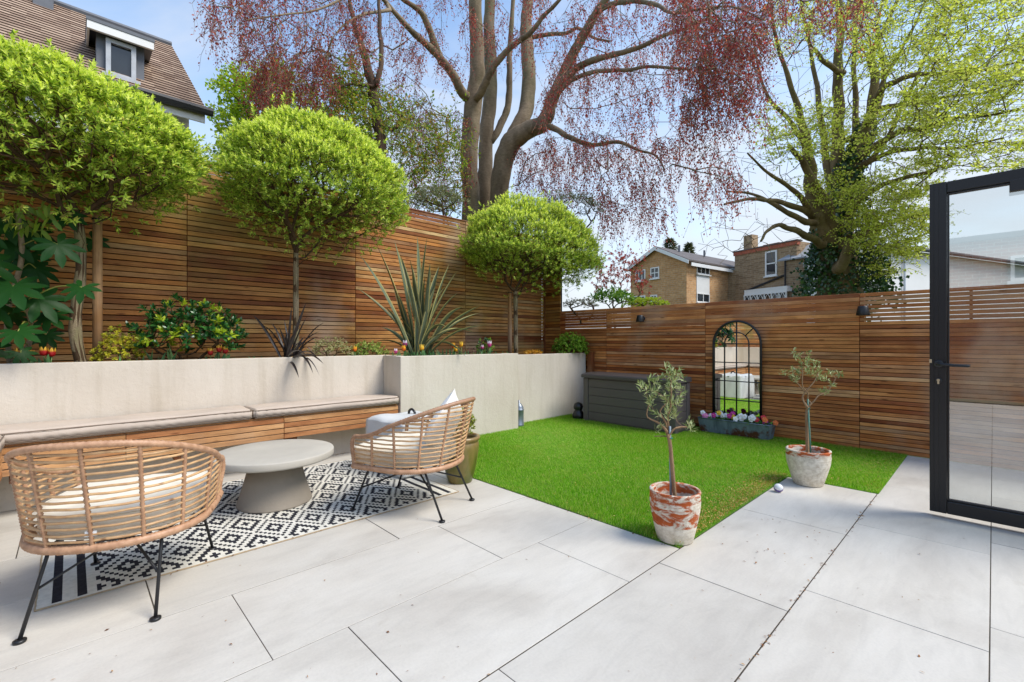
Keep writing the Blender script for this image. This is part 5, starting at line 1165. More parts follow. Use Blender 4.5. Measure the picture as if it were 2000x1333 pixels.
# ---- second beech, ivy clad
TG = 14.0
GL = [(px_line([(1640, 690, 90), (1640, 590, 78), (1636, 520, 66), (1632, 475, 60), (1634, 420, 40), (1636, 350, 26), (1636, 280, 22), (1638, 210, 19), (1636, 140, 17), (1640, 70, 13), (1640, -30, 10)], TG, TG+.3), None),
      (px_line([(1632, 520, 40), (1614, 470, 38), (1596, 425, 32), (1586, 380, 27), (1582, 330, 21), (1573, 270, 16), (1558, 210, 11), (1532, 130, 8), (1512, 60, 6), (1506, -10, 4)], TG-.2, TG-1.2), 0),
      (px_line([(1630, 430, 18), (1618, 340, 14), (1604, 240, 11), (1592, 150, 8), (1575, 60, 5), (1560, -20, 4)], TG+.3, TG+.6), 0),
      (px_line([(1642, 400, 18), (1662, 310, 14), (1672, 230, 11), (1668, 140, 8), (1672, 40, 6), (1690, -30, 4)], TG+.2, TG+.8), 0),
      (px_line([(1690, 262, 12), (1718, 200, 10), (1726, 130, 7), (1712, 60, 5), (1730, -20, 4)], TG-.3, TG+.3), 0),
      (px_line([(1574, 290, 11), (1545, 240, 8), (1500, 190, 6), (1478, 120, 4), (1470, 50, 3)], TG-.8, TG-2.0), 0),
      (px_line([(1668, 330, 12), (1735, 300, 9), (1800, 290, 7), (1870, 290, 5), (1960, 270, 3)], TG-.3, TG-3.0), 0),
      (px_line([(1700, 215, 11), (1770, 205, 8), (1850, 190, 6), (1930, 180, 4), (2020, 150, 3)], TG-.2, TG-3.6), 0),
      (px_line([(1625, 450, 22), (1616, 403, 20), (1591, 361, 16), (1566, 315, 11), (1540, 285, 7)], TG-.5, TG-1.3), 0),
      (px_line([(1645, 420, 28), (1657, 361, 24), (1685, 273, 20), (1703, 210, 17), (1708, 140, 14), (1700, 112, 11), (1740, 30, 7), (1770, -40, 5)], TG-.1, TG-.6), 0),
      (px_line([(1690, 300, 14), (1703, 291, 13), (1755, 259, 11), (1808, 252, 9), (1860, 231, 7), (1917, 228, 5), (1990, 215, 4)], TG-.5, TG-4.5), 0),
      (px_line([(1692, 240, 13), (1712, 190, 12), (1738, 165, 11), (1790, 147, 9), (1860, 144, 7), (1913, 140, 6), (1997, 119, 4), (2060, 100, 3)], TG-.4, TG-4.0), 0),
      (px_line([(1660, 420, 14), (1685, 385, 11), (1738, 357, 9), (1790, 343, 8), (1829, 333, 8)], TG-.6, TG-2.2), 0),
      (px_line([(1645, 480, 17), (1669, 467, 16), (1701, 452, 14), (1729, 440, 11)], TG-.6, TG-1.4), 0),
      (px_line([(1636, 528, 20), (1643, 521, 20), (1654, 495, 18), (1660, 463, 15)], TG-.9, TG-1.5), 0),
      (px_line([(1606, 480, 16), (1587, 467, 14), (1550, 450, 11), (1520, 441, 8), (1499, 452, 6), (1486, 472, 4)], TG-.6, TG-2.0), 0),
      (px_line([(1640, 144, 12), (1645, 144, 11), (1615, 126, 9), (1594, 102, 7), (1580, 80, 5), (1590, 20, 4)], TG, TG-1.0), 0),
      (px_line([(1590, 425, 16), (1556, 378, 9), (1520, 352, 7), (1493, 333, 5), (1460, 300, 3)], TG-.7, TG-3.0), 0),
      (px_line([(1586, 420, 14), (1540, 400, 10), (1500, 392, 8), (1460, 390, 6), (1415, 400, 4)], TG-.7, TG-3.2), 0),
      (px_line([(1592, 438, 14), (1560, 428, 11), (1520, 405, 9), (1470, 380, 5), (1420, 375, 3)], TG-.7, TG-2.6), 0),
      (px_line([(1660, 350, 12), (1720, 290, 9), (1755, 225, 8), (1800, 130, 6), (1840, 40, 5), (1860, -40, 3)], TG+.4, TG-1.5), 0),
      (px_line([(1700, 215, 10), (1730, 150, 8), (1765, 90, 6), (1800, 20, 4), (1820, -40, 3)], TG, TG-.6), 0)]
gregs = [(1500, 1700, -30, 110, 11.5, 14.5, 62), (1660, 1860, -30, 150, 10, 14, 136), (1820, 2060, -30, 160, 9, 12, 169), (1780, 2060, 150, 330, 9, 12, 156), (1700, 1830, 180, 430, 10.5, 13.5, 104), (1490, 1640, 210, 310, 10.5, 13, 57), (1620, 1720, 190, 300, 11.5, 13, 16), (1640, 1800, 360, 470, 11.5, 13.5, 78), (1690, 1820, 410, 505, 11, 13, 78), (1560, 1650, 340, 420, 12, 13, 18), (1700, 1770, 470, 550, 12, 13, 18)]
gt = big_tree('ivy_clad_beech', 'spreading beech with fresh yellow green leaves and ivy on its trunk', GL, gregs, (11, .068, .68, .58), M_beech2, M_beechg, 62, .006, 0, 5, flat=True, rmax=.07, w=.2)
# bare fine twigs of the second tree
def bare_twigs(parent, regs, seed, lines):
    global RNG
    RNG = np.random.default_rng(seed); rng = random.Random(seed); trunk, rad = polyline_nodes(lines, 5, .28); T = region_points(regs, rng); A, par, tips = grow(trunk, T, .30, .2, .011, -.03)
    V, F, r = tree_tubes(A, par, .005, 2.2, {i: .002 for i in rad}, 6, .05); np_mesh('bare_twigs', V-np.array(parent.location), F, M_beech2, parent, True)['kind'] = 'stuff'
bare_twigs(gt, [(1480, 1720, -40, 300, 12, 14.8, 330), (1360, 1570, 290, 530, 10.5, 13, 150), (1680, 2040, -40, 340, 10, 14, 280)], 63, GL)
# ivy: part of the clad tree? a climber of its own
iv = thing('ivy', 'dark glossy ivy climbing the beech trunk behind the fence', 'climber', tuple(at(1640, 690, TG-.8))); RNG = np.random.default_rng(64)
def ivy_on(line, n, spread):
    P = []; 
    for _ in range(n):
        k = random.uniform(0, len(line)-1); i = int(k); f = k-i; a = line[i]; b_ = line[min(i+1, len(line)-1)]; c_ = a[0].lerp(b_[0], f); r_ = a[1]*(1-f)+b_[1]*f; d = rand_dirs(1)[0]; d[2] *= .3
        P.append(np.array(c_)+d/np.linalg.norm(d)*r_*(1+abs(random.gauss(0, spread))))
    return P
P = ivy_on(px_line([(1640, 600, 100), (1645, 540, 100), (1655, 500, 86), (1655, 440, 60), (1652, 380, 42), (1655, 330, 36), (1680, 280, 30), (1695, 240, 18)], TG-.1, TG), 5200, .35)+ivy_on(px_line([(1600, 580, 50), (1604, 520, 44), (1608, 480, 30), (1598, 440, 22)], TG-.3, TG-.3), 1300, .3)+ivy_on(px_line([(1690, 590, 60), (1688, 550, 50), (1680, 500, 30)], TG-.2, TG-.2), 1300, .6)
P = np.array(P); n = len(P); tc_ = unit(np.array([0, 0, 1.2])-P)
leaves('foliage', P-np.array(iv.location), RNG.normal(0, .5, (n, 3))+[0, 0, -.8], tc_*.8+RNG.normal(0, .45, (n, 3))+[0, 0, .4], RNG.uniform(.07, .13, n), RNG.uniform(.07, .12, n), leaf_mat('ivy_leaf', [(0, srgb(20, 50, 20)), (.6, srgb(38, 78, 30)), (1, srgb(70, 108, 44))], .1, .3, .6), iv, .12, False, .05)
# ---- yellow green tree on the left and slim dark stemmed tree
M_maple = leaf_mat('lime_leaf', [(0, srgb(104, 140, 24)), (.5, srgb(146, 176, 36)), (1, srgb(190, 202, 62))], .5)
M_dark = bark_mat('dark_bark', srgb(70, 54, 44), srgb(108, 88, 72), 5)
ML = [(px_line([(560, 640, 20), (555, 420, 18), (548, 300, 14), (535, 220, 10), (520, 150, 6)], 10.5, 10.5), None), (px_line([(550, 320, 9), (590, 260, 7), (620, 200, 4)], 10.5, 10.2), 0), (px_line([(548, 300, 9), (500, 240, 7), (460, 190, 4)], 10.5, 10.2), 0)]
big_tree('lime_green_tree', 'yellow green leafed tree behind the tall fence next to tiled house', ML, [(425, 560, 130, 320, 9.5, 11.5, 96), (520, 720, 170, 310, 9.5, 11.5, 84), (440, 520, 150, 250, 9.5, 11, 24)], (9, .085, .75, .42), M_dark, M_maple, 65, .004, 0, 6)
DL = [(px_line([(752, 640, 26), (750, 420, 24), (745, 300, 21), (735, 220, 20), (725, 160, 18), (706, 90, 13), (690, 40, 9), (680, -20, 6)], 9.6, 9.4), None), (px_line([(735, 165, 10), (745, 120, 9), (742, 60, 8), (740, 0, 6), (742, -40, 4)], 9.4, 9.7), 0), (px_line([(747, 245, 9), (768, 255, 8), (778, 240, 6), (785, 225, 4)], 9.5, 9.3), 0), (px_line([(728, 170, 7), (690, 165, 5), (650, 175, 3)], 9.4, 9.0), 0)]
big_tree('slim_dark_tree', 'slim dark stemmed tree with loose fresh leaves beyond the fence', DL, [(640, 800, 170, 300, 8.8, 10.5, 64), (720, 900, 250, 420, 9, 11.5, 110), (640, 720, 100, 200, 9, 10, 24), (640, 790, 200, 270, 8, 8.8, 18), (780, 910, 200, 330, 10, 12, 40)], (8, .075, .5, .42), M_dark, leaf_mat('fresh_leaf', [(0, srgb(98, 132, 38)), (.6, srgb(146, 164, 56)), (1, srgb(176, 132, 70))], .45), 66, .003, 0, 5)
# ---- shrubs and conifers peeping over the fences
def mound(name, label, c, ax, n, nleaf, L0, L1, wid, mats, seed, cat='shrub'):
    rosette_shrub(name, label, cat, (c[0], c[1], max(0.0, c[2]-ax[2]*2.2)), c, ax, n, nleaf, L0, L1, wid, mats, 0, seed, .008)
M_conif = leaf_mat('conifer_needle', [(0, srgb(62, 74, 46)), (1, srgb(112, 116, 78))], .2)
M_rshr = leaf_mat('red_shrub_leaf', [(0, srgb(150, 40, 44)), (.6, srgb(186, 80, 70)), (1, srgb(150, 130, 90))], .4)
M_lsh = leaf_mat('bright_shrub_leaf', [(0, srgb(120, 150, 26)), (1, srgb(180, 190, 50))], .4)
M_gsh = leaf_mat('grey_shrub_leaf', [(0, srgb(92, 102, 66)), (1, srgb(142, 146, 104))], .3)
mound('feathery_shrub', 'grey green feathery shrub peeping over the tall fence', at(860, 400, 8.6), (.5, .55, .32), 200, 8, .05, .08, .2, [M_gsh], 71)
mound('feathery_shrub', 'grey green shrub behind the corner tree crown', at(1120, 410, 8.9), (.5, .7, .35), 170, 7, .05, .08, .2, [M_gsh], 72)
mound('bright_shrub', 'bright lime green shrub behind the low fence', at(1262, 597, 9.5), (.45, .5, .16), 220, 8, .03, .05, .5, [M_lsh], 73)
mound('broadleaf_shrub', 'broad leaved green shrub behind the fence corner', at(1195, 590, 8.6), (.4, .4, .22), 70, 7, .07, .12, .35, [M_bx], 74)
mound('red_leaved_shrub', 'airy red leaved shrub in front of the orange brick house', at(1212, 560, 12), (.8, .8, 1.1), 210, 8, .05, .075, .5, [M_rshr], 75)
mound('trailing_shrub', 'fine leaved shrub trailing over the fence corner', at(1135, 598, 7.9), (.3, .35, .14), 150, 8, .02, .03, .35, [M_gsh], 76)
def conifer(label, px, ptop, pbase, t_, wid, seed):
    rng = np.random.default_rng(seed); b0 = at(px, pbase, t_); tp_ = at(px, ptop, t_); H_ = tp_.z; t = thing('conifer', label, 'tree', (b0.x, b0.y, 0)); b = MB(); b.tube([(0, 0, 0), (0, 0, H_*.6), (0, 0, H_)], [.2, .12, .02], 7); b.build('trunk', M_dark, t, True)
    P = []; D = []; n = 2600; z = H_*(1-rng.uniform(0, 1, n)**1.3*.75); a = rng.uniform(0, 2*PI, n); r_ = wid*(1-z/H_)**.8*rng.uniform(.2, 1, n)*(1+.3*np.sin(a*5+z*3)); P = np.stack([np.cos(a)*r_, np.sin(a)*r_, z-r_*.18], 1); D = np.stack([np.cos(a), np.sin(a), rng.normal(.1, .4, n)], 1)
    leaves('foliage', P, D, rng.normal(0, .4, (n, 3))+[0, 0, 1], rng.uniform(.2, .45, n), .09, M_conif, t, .1, False, .1)
conifer('dark conifer top behind the roof of the orange brick house', 1308, 468, 560, 36, 3.2, 1); conifer('conifer to the side of the roof ridge of the orange brick house', 1345, 478, 560, 37, 2.6, 2); 

# ================================================================ HOUSES
M_brick_or = brick_mat('orange_stock_brick', srgb(190, 142, 92), srgb(212, 168, 118), srgb(196, 176, 148), 1.6, .5)
M_brick_st = brick_mat('old_stock_brick', srgb(142, 118, 90), srgb(172, 148, 116), srgb(170, 156, 134), 1.6, .7)
M_brick_rd = brick_mat('rubbed_red_brick', srgb(160, 78, 54), srgb(182, 96, 66), srgb(170, 130, 110))
M_slate = plain('roof_slate', srgb(92, 84, 80), .75, .25, 3, bmp=.4, bscale=20); M_slate2 = plain('pale_slate', srgb(150, 154, 158), .7, .15, 3)
M_wwall = plain('white_masonry', srgb(232, 230, 230), .85, .04, 1); M_grey = plain('lead_grey', srgb(96, 100, 108), .6, .12, 4); M_gut = plain('black_gutter', srgb(34, 34, 36), .5)
UP = Vector((0, 0, 1))
def obj_at(mb, name, mat, parent, smooth=False): o = mb.build(name, mat, parent, smooth); o.location = -Vector(parent.location); return o
def quadbox(mb, a, b, thick):
    """slab on quad a(list of 4 points) extruded along thick vector"""
    q = [Vector(p) for p in a]; r = [p+thick for p in q]; mb.add(q+r, [(3, 2, 1, 0), (4, 5, 6, 7), (0, 1, 5, 4), (1, 2, 6, 5), (2, 3, 7, 6), (3, 0, 4, 7)])
# orange brick gable house
Lc = cam2w((1232-1000)/900*31.0, 31.0); Rc = cam2w((1341-1000)/900*27.6, 27.6); e_h, a_h = 6.02, 7.05
u = (Rc-Lc); wdt = u.length; u.normalize(); dv = Vector((-u.y, u.x, 0)); dv = dv if dv.dot(cam2w(1, .6)) > 0 else -dv; nrm = -dv
hs = thing('brick_house', 'orange brick gable house with white bargeboards beyond the fence', 'house', tuple(Lc)); D_ = 9.0
mb = MB(); Z = lambda p, z: Vector((p.x, p.y, z)); mid = Lc+u*wdt/2
mb.add([Z(Lc, 0), Z(Rc, 0), Z(Rc, e_h), Z(mid, a_h), Z(Lc, e_h), Z(Lc+dv*D_, 0), Z(Rc+dv*D_, 0), Z(Rc+dv*D_, e_h), Z(mid+dv*D_, a_h), Z(Lc+dv*D_, e_h)], [(0, 1, 2, 3, 4), (9, 8, 7, 6, 5), (1, 6, 7, 2), (5, 0, 4, 9)])
hw = obj_at(mb, 'wall', M_brick_or, hs)
slope = (a_h-e_h)/(wdt/2)
for sgn, p0 in ((1, Rc), (-1, Lc)):
    ex = u*sgn*.3; a0 = Z(p0+ex, e_h-.3*slope+.06)-dv*.25; a1 = Z(mid, a_h+.06)-dv*.25; mb = MB(); quadbox(mb, [a0, a1, a1+dv*(D_+.5), a0+dv*(D_+.5)], None, Vector((0, 0, .1))); rf = obj_at(mb, 'roof', M_slate, hs)
    mb = MB(); quadbox(mb, [a0-UP*.16-dv*.04, a1-UP*.16-dv*.04, a1+UP*.06-dv*.04, a0+UP*.06-dv*.04], None, dv*.035); obj_at(mb, 'bargeboard', M_white, hs)
mb = MB(); a0 = Z(Rc+u*.3, e_h-.35); mb.add([], []); quadbox(mb, [a0, a0+dv*D_, a0+dv*D_+UP*.2, a0+UP*.2], None, u*.04); obj_at(mb, 'fascia', M_white, hs)
pxw = lambda x0, x1: None
def gable_u(px):   # position along gable for a photo column
    r_ = at(px, 667, 1.0); d2 = Vector((r_.x, r_.y)); A_ = Vector((Lc.x, Lc.y)); U2 = Vector((u.x, u.y)); den = d2.x*U2.y-d2.y*U2.x; return (A_.x*(-d2.y)+A_.y*d2.x)/-(den) if abs(den) > 1e-9 else 0
def ugab(px):
    d2 = at(px, 667, 1.0); M2 = np.array([[d2.x, -u.x], [d2.y, -u.y]]); s = np.linalg.solve(M2, np.array([Lc.x, Lc.y])); return float(s[1]), float(s[0])
def win_px(parent, org, x0, x1, y0, y1, nx, nz, fr=.07):
    (ua, ta), (ub, tb_) = ugab(x0), ugab(x1); tm = (ta+tb_)/2; window(parent, Lc.copy(), u, nrm, ua, ub, EYE-(y1-667)/FOC*tm, EYE-(y0-667)/FOC*tm, nx, nz, fr)
win_px(hs, None, 1242, 1261, 528, 550, 3, 1); win_px(hs, None, 1271, 1288, 523, 545, 2, 2); win_px(hs, None, 1238, 1261, 579, 592, 3, 1); win_px(hs, None, 1271, 1284, 577, 590, 2, 1)
def solve_wall(A_, U_, px):
    d2 = at(px, 667, 1.0); s = np.linalg.solve(np.array([[d2.x, -U_.x], [d2.y, -U_.y]]), np.array([A_.x, A_.y])); return float(s[1]), float(s[0])
def win_wall(parent, A_, U_, N_, x0, x1, y0, y1, nx, nz, fr=.06, frame=None):
    (ua, ta), (ub, tb_) = solve_wall(A_, U_, x0), solve_wall(A_, U_, x1); tm = (ta+tb_)/2; return window(parent, A_.copy(), U_, N_, ua, ub, EYE-(y1-667)/FOC*tm, EYE-(y0-667)/FOC*tm, nx, nz, fr, frame)
win_wall(hs, Rc, dv, u, 1360, 1385, 517, 537, 3, 1); win_wall(hs, Rc, dv, u, 1360, 1385, 574, 592, 2, 1)
(ua, ta), (ub, tb_) = solve_wall(Rc, dv, 1360), solve_wall(Rc, dv, 1385); mb = MB(); z0 = EYE+(667-573)/FOC*ta; z1 = EYE+(667-538)/FOC*ta; quadbox(mb, [Z(Rc+dv*ua, z0), Z(Rc+dv*ub, z0), Z(Rc+dv*ub, z1), Z(Rc+dv*ua, z1)], None, u*.03); obj_at(mb, 'infill_panel', M_white, hs)
for f_ in (.55, .85):
    c_ = mid+dv*D_*(.18 if f_ < .7 else .5)+u*wdt*.12; mb = MB(); mb.tube([Z(c_, a_h-.3), Z(c_, a_h+.35)], .07, 8); obj_at(mb, 'flue', M_grey, hs)
# old stock brick house
A2 = cam2w((1400-1000)/900*30.8, 30.8); W2 = cam2w((1435-1000)/900*30.0, 30.0); B2 = cam2w((1556-1000)/900*26.4, 26.4); C2 = cam2w((1600-1000)/900*26.0, 26.0)
u2 = (B2-W2); w2 = u2.length; u2.normalize(); d2v = Vector((-u2.y, u2.x, 0)); d2v = d2v if d2v.dot(cam2w(1, .6)) > 0 else -d2v; n2v = -d2v; h2 = 6.95
oh = thing('old_brick_house', 'weathered stock brick house with sash window and chimney', 'house', tuple(W2))
mb = MB(); quadbox(mb, [Z(W2, 0), Z(B2, 0), Z(B2, h2), Z(W2, h2)], None, d2v*6); obj_at(mb, 'wall', M_brick_st, oh)
mb = MB(); quadbox(mb, [Z(W2-u2*.06, h2-.22)+n2v*.06, Z(B2+u2*.06, h2-.22)+n2v*.06, Z(B2+u2*.06, h2)+n2v*.06, Z(W2-u2*.06, h2)+n2v*.06], None, d2v*.3); obj_at(mb, 'parapet_course', M_brick_rd, oh)
mb = MB(); quadbox(mb, [Z(W2-u2*.1, h2)+n2v*.1, Z(B2+u2*.1, h2)+n2v*.1, Z(B2+u2*.1, h2+.07)+n2v*.1, Z(W2-u2*.1, h2+.07)+n2v*.1], None, d2v*.5); obj_at(mb, 'coping', M_slate, oh)
win_wall(oh, W2, u2, n2v, 1495, 1518, 491, 540, 1, 2, .09)
(ua, ta), (ub, tb_) = solve_wall(W2, u2, 1492), solve_wall(W2, u2, 1520); z0 = EYE+(667-490.5)/FOC*ta; mb = MB(); quadbox(mb, [Z(W2+u2*ua, z0)+n2v*.02, Z(W2+u2*ub, z0)+n2v*.02, Z(W2+u2*(ub+.06), z0+.34)+n2v*.02, Z(W2+u2*(ua-.06), z0+.34)+n2v*.02], None, d2v*.1); obj_at(mb, 'lintel', M_brick_rd, oh)
ch_c = W2+u2*.35+d2v*.8; mb = MB(); quadbox(mb, [Z(ch_c-u2*.3, h2-.3), Z(ch_c+u2*.3, h2-.3), Z(ch_c+u2*.3, h2+1.15), Z(ch_c-u2*.3, h2+1.15)], None, d2v*.6); chm = obj_at(mb, 'chimney', M_brick_st, oh)
mb = MB(); quadbox(mb, [Z(ch_c-u2*.38, h2+.05)-d2v*.08, Z(ch_c+u2*.38, h2+.05)-d2v*.08, Z(ch_c+u2*.38, h2+.16)-d2v*.08, Z(ch_c-u2*.38, h2+.16)-d2v*.08], None, d2v*.76); mb.build('chimney_cap', M_slate2, chm)
# side wing with lean-to roof on its left
u3 = (W2-A2).normalized(); mb = MB(); zA = EYE+(667-540)/FOC*30.8; zW = EYE+(667-528)/FOC*30.0; quadbox(mb, [Z(A2, 0), Z(W2, 0), Z(W2, zW), Z(A2, zA)], None, d2v*3+u2*.2); obj_at(mb, 'wing_wall', M_brick_st, oh)
mb = MB(); quadbox(mb, [Z(A2-u3*.35, zA-.1)+n2v*.25, Z(W2, zW)+n2v*.25, Z(W2, zW+.1)+n2v*.25+UP*.0, Z(A2-u3*.35, zA)+n2v*.25], None, d2v*3); obj_at(mb, 'wing_roof', M_slate2, oh)
mb = MB(); q_ = A2.lerp(W2, .42)+n2v*.05; mb.tube([Z(q_, 0), Z(q_, zA)], .045, 6); obj_at(mb, 'downpipe', M_gut, oh)
# right hand part with slate roof
mb = MB(); zB = EYE+(667-505)/FOC*26.2; B3 = B2-u2*.45+n2v*.3; C3 = C2+n2v*.3; quadbox(mb, [Z(B3, 0), Z(C3, 0), Z(C3, zB), Z(B3, zB)], None, d2v*3); obj_at(mb, 'rear_wing', M_brick_st, oh)
mb = MB(); quadbox(mb, [Z(B3-u2*.3, zB-.1)+n2v*.3, Z(C3, zB-.0)+n2v*.3, Z(C3, zB+1.0)+d2v*1.5, Z(B3+u2*.6, zB+.9)+d2v*1.5], None, UP*.08); obj_at(mb, 'rear_roof', M_slate2, oh)
mb = MB(); q_ = B3+n2v*.06; mb.tube([Z(q_, 0), Z(q_, zB)], .05, 6); obj_at(mb, 'downpipe', M_gut, oh)
# white glazed lean-to with diamond panes
(ua, ta), (ub, tb_) = solve_wall(W2, u2, 1466), solve_wall(W2, u2, 1550); zt = EYE+(667-560)/FOC*tb_; org = W2+n2v*.6
mb = MB(); quadbox(mb, [Z(org+u2*ua, zt-.3), Z(org+u2*ub, zt-.3), Z(org+u2*ub, zt), Z(org+u2*ua, zt)], None, d2v*.6); obj_at(mb, 'lean_to_fascia', M_white, oh)
window(oh, org.copy(), u2, n2v, ua, ub, zt-1.6, zt-.3, 6, 1, .07)
mb = MB()
for k in range(6):
    a_ = ua+(ub-ua)*k/6; b_ = ua+(ub-ua)*(k+1)/6; c_ = (a_+b_)/2
    for (p0, p1) in (((a_, zt-.35), (c_, zt-.95)), ((c_, zt-.95), (b_, zt-.35)), ((a_, zt-.75), (c_, zt-.35)), ((c_, zt-.35), (b_, zt-.75))): mb.tube([Z(org+u2*p0[0], p0[1])+n2v*.06, Z(org+u2*p1[0], p1[1])+n2v*.06], .016, 4)
obj_at(mb, 'diamond_bars', M_white, oh)
mb = MB(); (ub0, _), (ub1, _) = solve_wall(W2, u2, 1455), solve_wall(W2, u2, 1536); mb.tube([Z(W2+u2*ub0, EYE+(667-570)/FOC*29)+n2v*.08, Z(W2+u2*ub1, EYE+(667-538)/FOC*27)+n2v*.08], .06, 6); obj_at(mb, 'waste_pipe', M_gut, oh)
# white rendered house
Aw = cam2w((1676-1000)/900*21, 21.0); Bw = cam2w((2150-1000)/900*31.2, 31.2); uw = (Bw-Aw); ww = uw.length; uw.normalize(); dw = Vector((-uw.y, uw.x, 0)); dw = dw if dw.dot(cam2w(0, 1)) > 0 else -dw; nw = -dw; hwz = EYE+(667-480)/FOC*21.3
wh = thing('white_house', 'white rendered house behind the ivy clad beech', 'house', tuple(Aw))
mb = MB(); quadbox(mb, [Z(Aw, 0), Z(Bw, 0), Z(Bw, hwz), Z(Aw, hwz)], None, dw*2.4); obj_at(mb, 'wall', M_wwall, wh)
mb = MB(); quadbox(mb, [Z(Aw-uw*.3, hwz)+nw*.3, Z(Bw+uw*.3, hwz)+nw*.3, Z(Bw+uw*.3, hwz+.9)+dw*2.6, Z(Aw-uw*.3, hwz+.9)+dw*2.6], None, UP*.12); obj_at(mb, 'roof', M_slate, wh)
mb = MB(); mb.tube([Z(Aw-uw*.3, hwz)+nw*.36, Z(Bw+uw*.3, hwz)+nw*.36], .075, 8); obj_at(mb, 'gutter', M_gut, wh)
(ud, td) = solve_wall(Aw, uw, 1763); mb = MB(); q_ = Aw+uw*ud+nw*.08; mb.tube([Z(q_+nw*.25, hwz), Z(q_, hwz-.35), Z(q_, 0)], .05, 8); obj_at(mb, 'downpipe', plain('pale_pipe', srgb(200, 204, 212), .5), wh)
win_wall(wh, Aw, uw, nw, 1703, 1716, 520, 600, 1, 2, .08)
mb = MB(); c_ = Aw+uw*3.2+dw*2.4; quadbox(mb, [Z(c_-uw*.6, hwz+1), Z(c_+uw*.6, hwz+1), Z(c_+uw*.6, hwz+3.2), Z(c_-uw*.6, hwz+3.2)], None, dw*.8); obj_at(mb, 'chimney', M_brick_st, wh)
# ---- tiled roof house on the left
def tile_mat():
    m, t, p, N, L = new_mat('clay_roof_tile'); v = world_pos(t); s = N('ShaderNodeSeparateXYZ'); L(v, s.inputs[0])
    oi = N('ShaderNodeObjectInfo'); cb = N('ShaderNodeCombineXYZ'); L(mathn(t, 'MULTIPLY', s.outputs['Y'], 6), cb.inputs[0]); L(mathn(t, 'MULTIPLY', oi.outputs['Random'], 97), cb.inputs[1])
    wn = N('ShaderNodeTexWhiteNoise'); wn.noise_dimensions = '2D'; fl_ = N('ShaderNodeVectorMath'); fl_.operation = 'FLOOR'; L(cb.outputs[0], fl_.inputs[0]); L(fl_.outputs[0], wn.inputs['Vector'])
    r = ramp(t, [(0, srgb(142, 116, 98)), (.5, srgb(164, 138, 118)), (1, srgb(184, 158, 136))]); L(wn.outputs['Value'], r.inputs[0])
    n = noise(t, 2.2, 6, .6, v); k = ramp(t, [(.35, (.72, .72, .7, 1)), (.65, (1.05, 1.05, 1.05, 1))]); L(n.outputs['Fac'], k.inputs[0]); L(mixrgb(t, .6, r.outputs[0], k.outputs[0], 'MULTIPLY'), p.inputs['Base Color']); p.inputs['Roughness'].default_value = .85; return m
M_tile = tile_mat(); M_butt = plain('shaded_tile_edge', srgb(60, 48, 42), .95, .3, 6)  # lower tile edges coloured dark to draw the shadow line under each course
th = thing('tiled_house', 'house with long clay tile roof and lead clad dormer', 'house', (-9.6, 0, 0))
EX, EZ, RX_, RZ, Y1, Y0 = -9.48, 5.24, -11.1, 6.95, 1.69, -14.0; YR_ = 1.42
nC = 25; sl_dir = Vector((RX_-EX, 0, RZ-EZ)); sll = sl_dir.length; sl_dir.normalize(); nr_ = Vector((-sl_dir.z, 0, sl_dir.x)); nr_ = nr_ if nr_.z > 0 else -nr_
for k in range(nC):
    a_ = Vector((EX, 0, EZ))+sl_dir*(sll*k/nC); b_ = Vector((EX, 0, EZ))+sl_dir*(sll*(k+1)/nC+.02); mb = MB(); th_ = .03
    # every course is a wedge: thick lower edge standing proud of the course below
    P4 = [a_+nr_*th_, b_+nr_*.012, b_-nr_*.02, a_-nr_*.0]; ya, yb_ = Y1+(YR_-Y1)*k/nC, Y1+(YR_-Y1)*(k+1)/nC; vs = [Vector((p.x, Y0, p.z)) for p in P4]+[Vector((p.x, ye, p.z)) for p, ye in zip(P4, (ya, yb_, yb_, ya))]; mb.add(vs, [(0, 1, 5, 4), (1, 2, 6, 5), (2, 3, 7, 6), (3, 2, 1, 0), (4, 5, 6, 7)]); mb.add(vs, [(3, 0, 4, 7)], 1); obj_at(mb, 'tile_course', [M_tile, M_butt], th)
mb = MB(); mb.tube([(RX_, Y0, RZ+.05), (RX_, YR_, RZ+.03)], .06, 8); obj_at(mb, 'ridge', M_grey, th)
mb = MB(); mb.add([(EX-.35, Y0, 0), (EX-.35, Y1-.18, 0), (EX-.35, Y1-.18, EZ+.1), (RX_, YR_-.18, RZ-.15), (2*RX_-EX+.35, Y1-.18, EZ+.1), (2*RX_-EX+.35, Y1-.18, 0), (EX-.35, Y0, EZ+.1), (RX_, Y0, RZ-.15), (2*RX_-EX+.35, Y0, EZ+.1), (2*RX_-EX+.35, Y0, 0)], [(1, 2, 3, 4, 5), (0, 6, 2, 1), (5, 4, 8, 9), (0, 9, 8, 7, 6)]); obj_at(mb, 'wall', M_wwall, th)
mb = MB(); mb.box(EX-.06, EX-.02, Y0, Y1, EZ-.24, EZ-.03); obj_at(mb, 'fascia', M_white, th); mb = MB(); mb.tube([(EX+.06, Y0, EZ-.06), (EX+.06, Y1+.1, EZ-.06)], .075, 8); obj_at(mb, 'gutter', M_gut, th)
mb = MB(); quadbox(mb, [Vector((2*RX_-EX, Y0, EZ)), Vector((2*RX_-EX, Y1, EZ)), Vector((RX_, YR_, RZ)), Vector((RX_, Y0, RZ))], None, Vector((0, 0, .05))); obj_at(mb, 'rear_slope', M_tile, th)
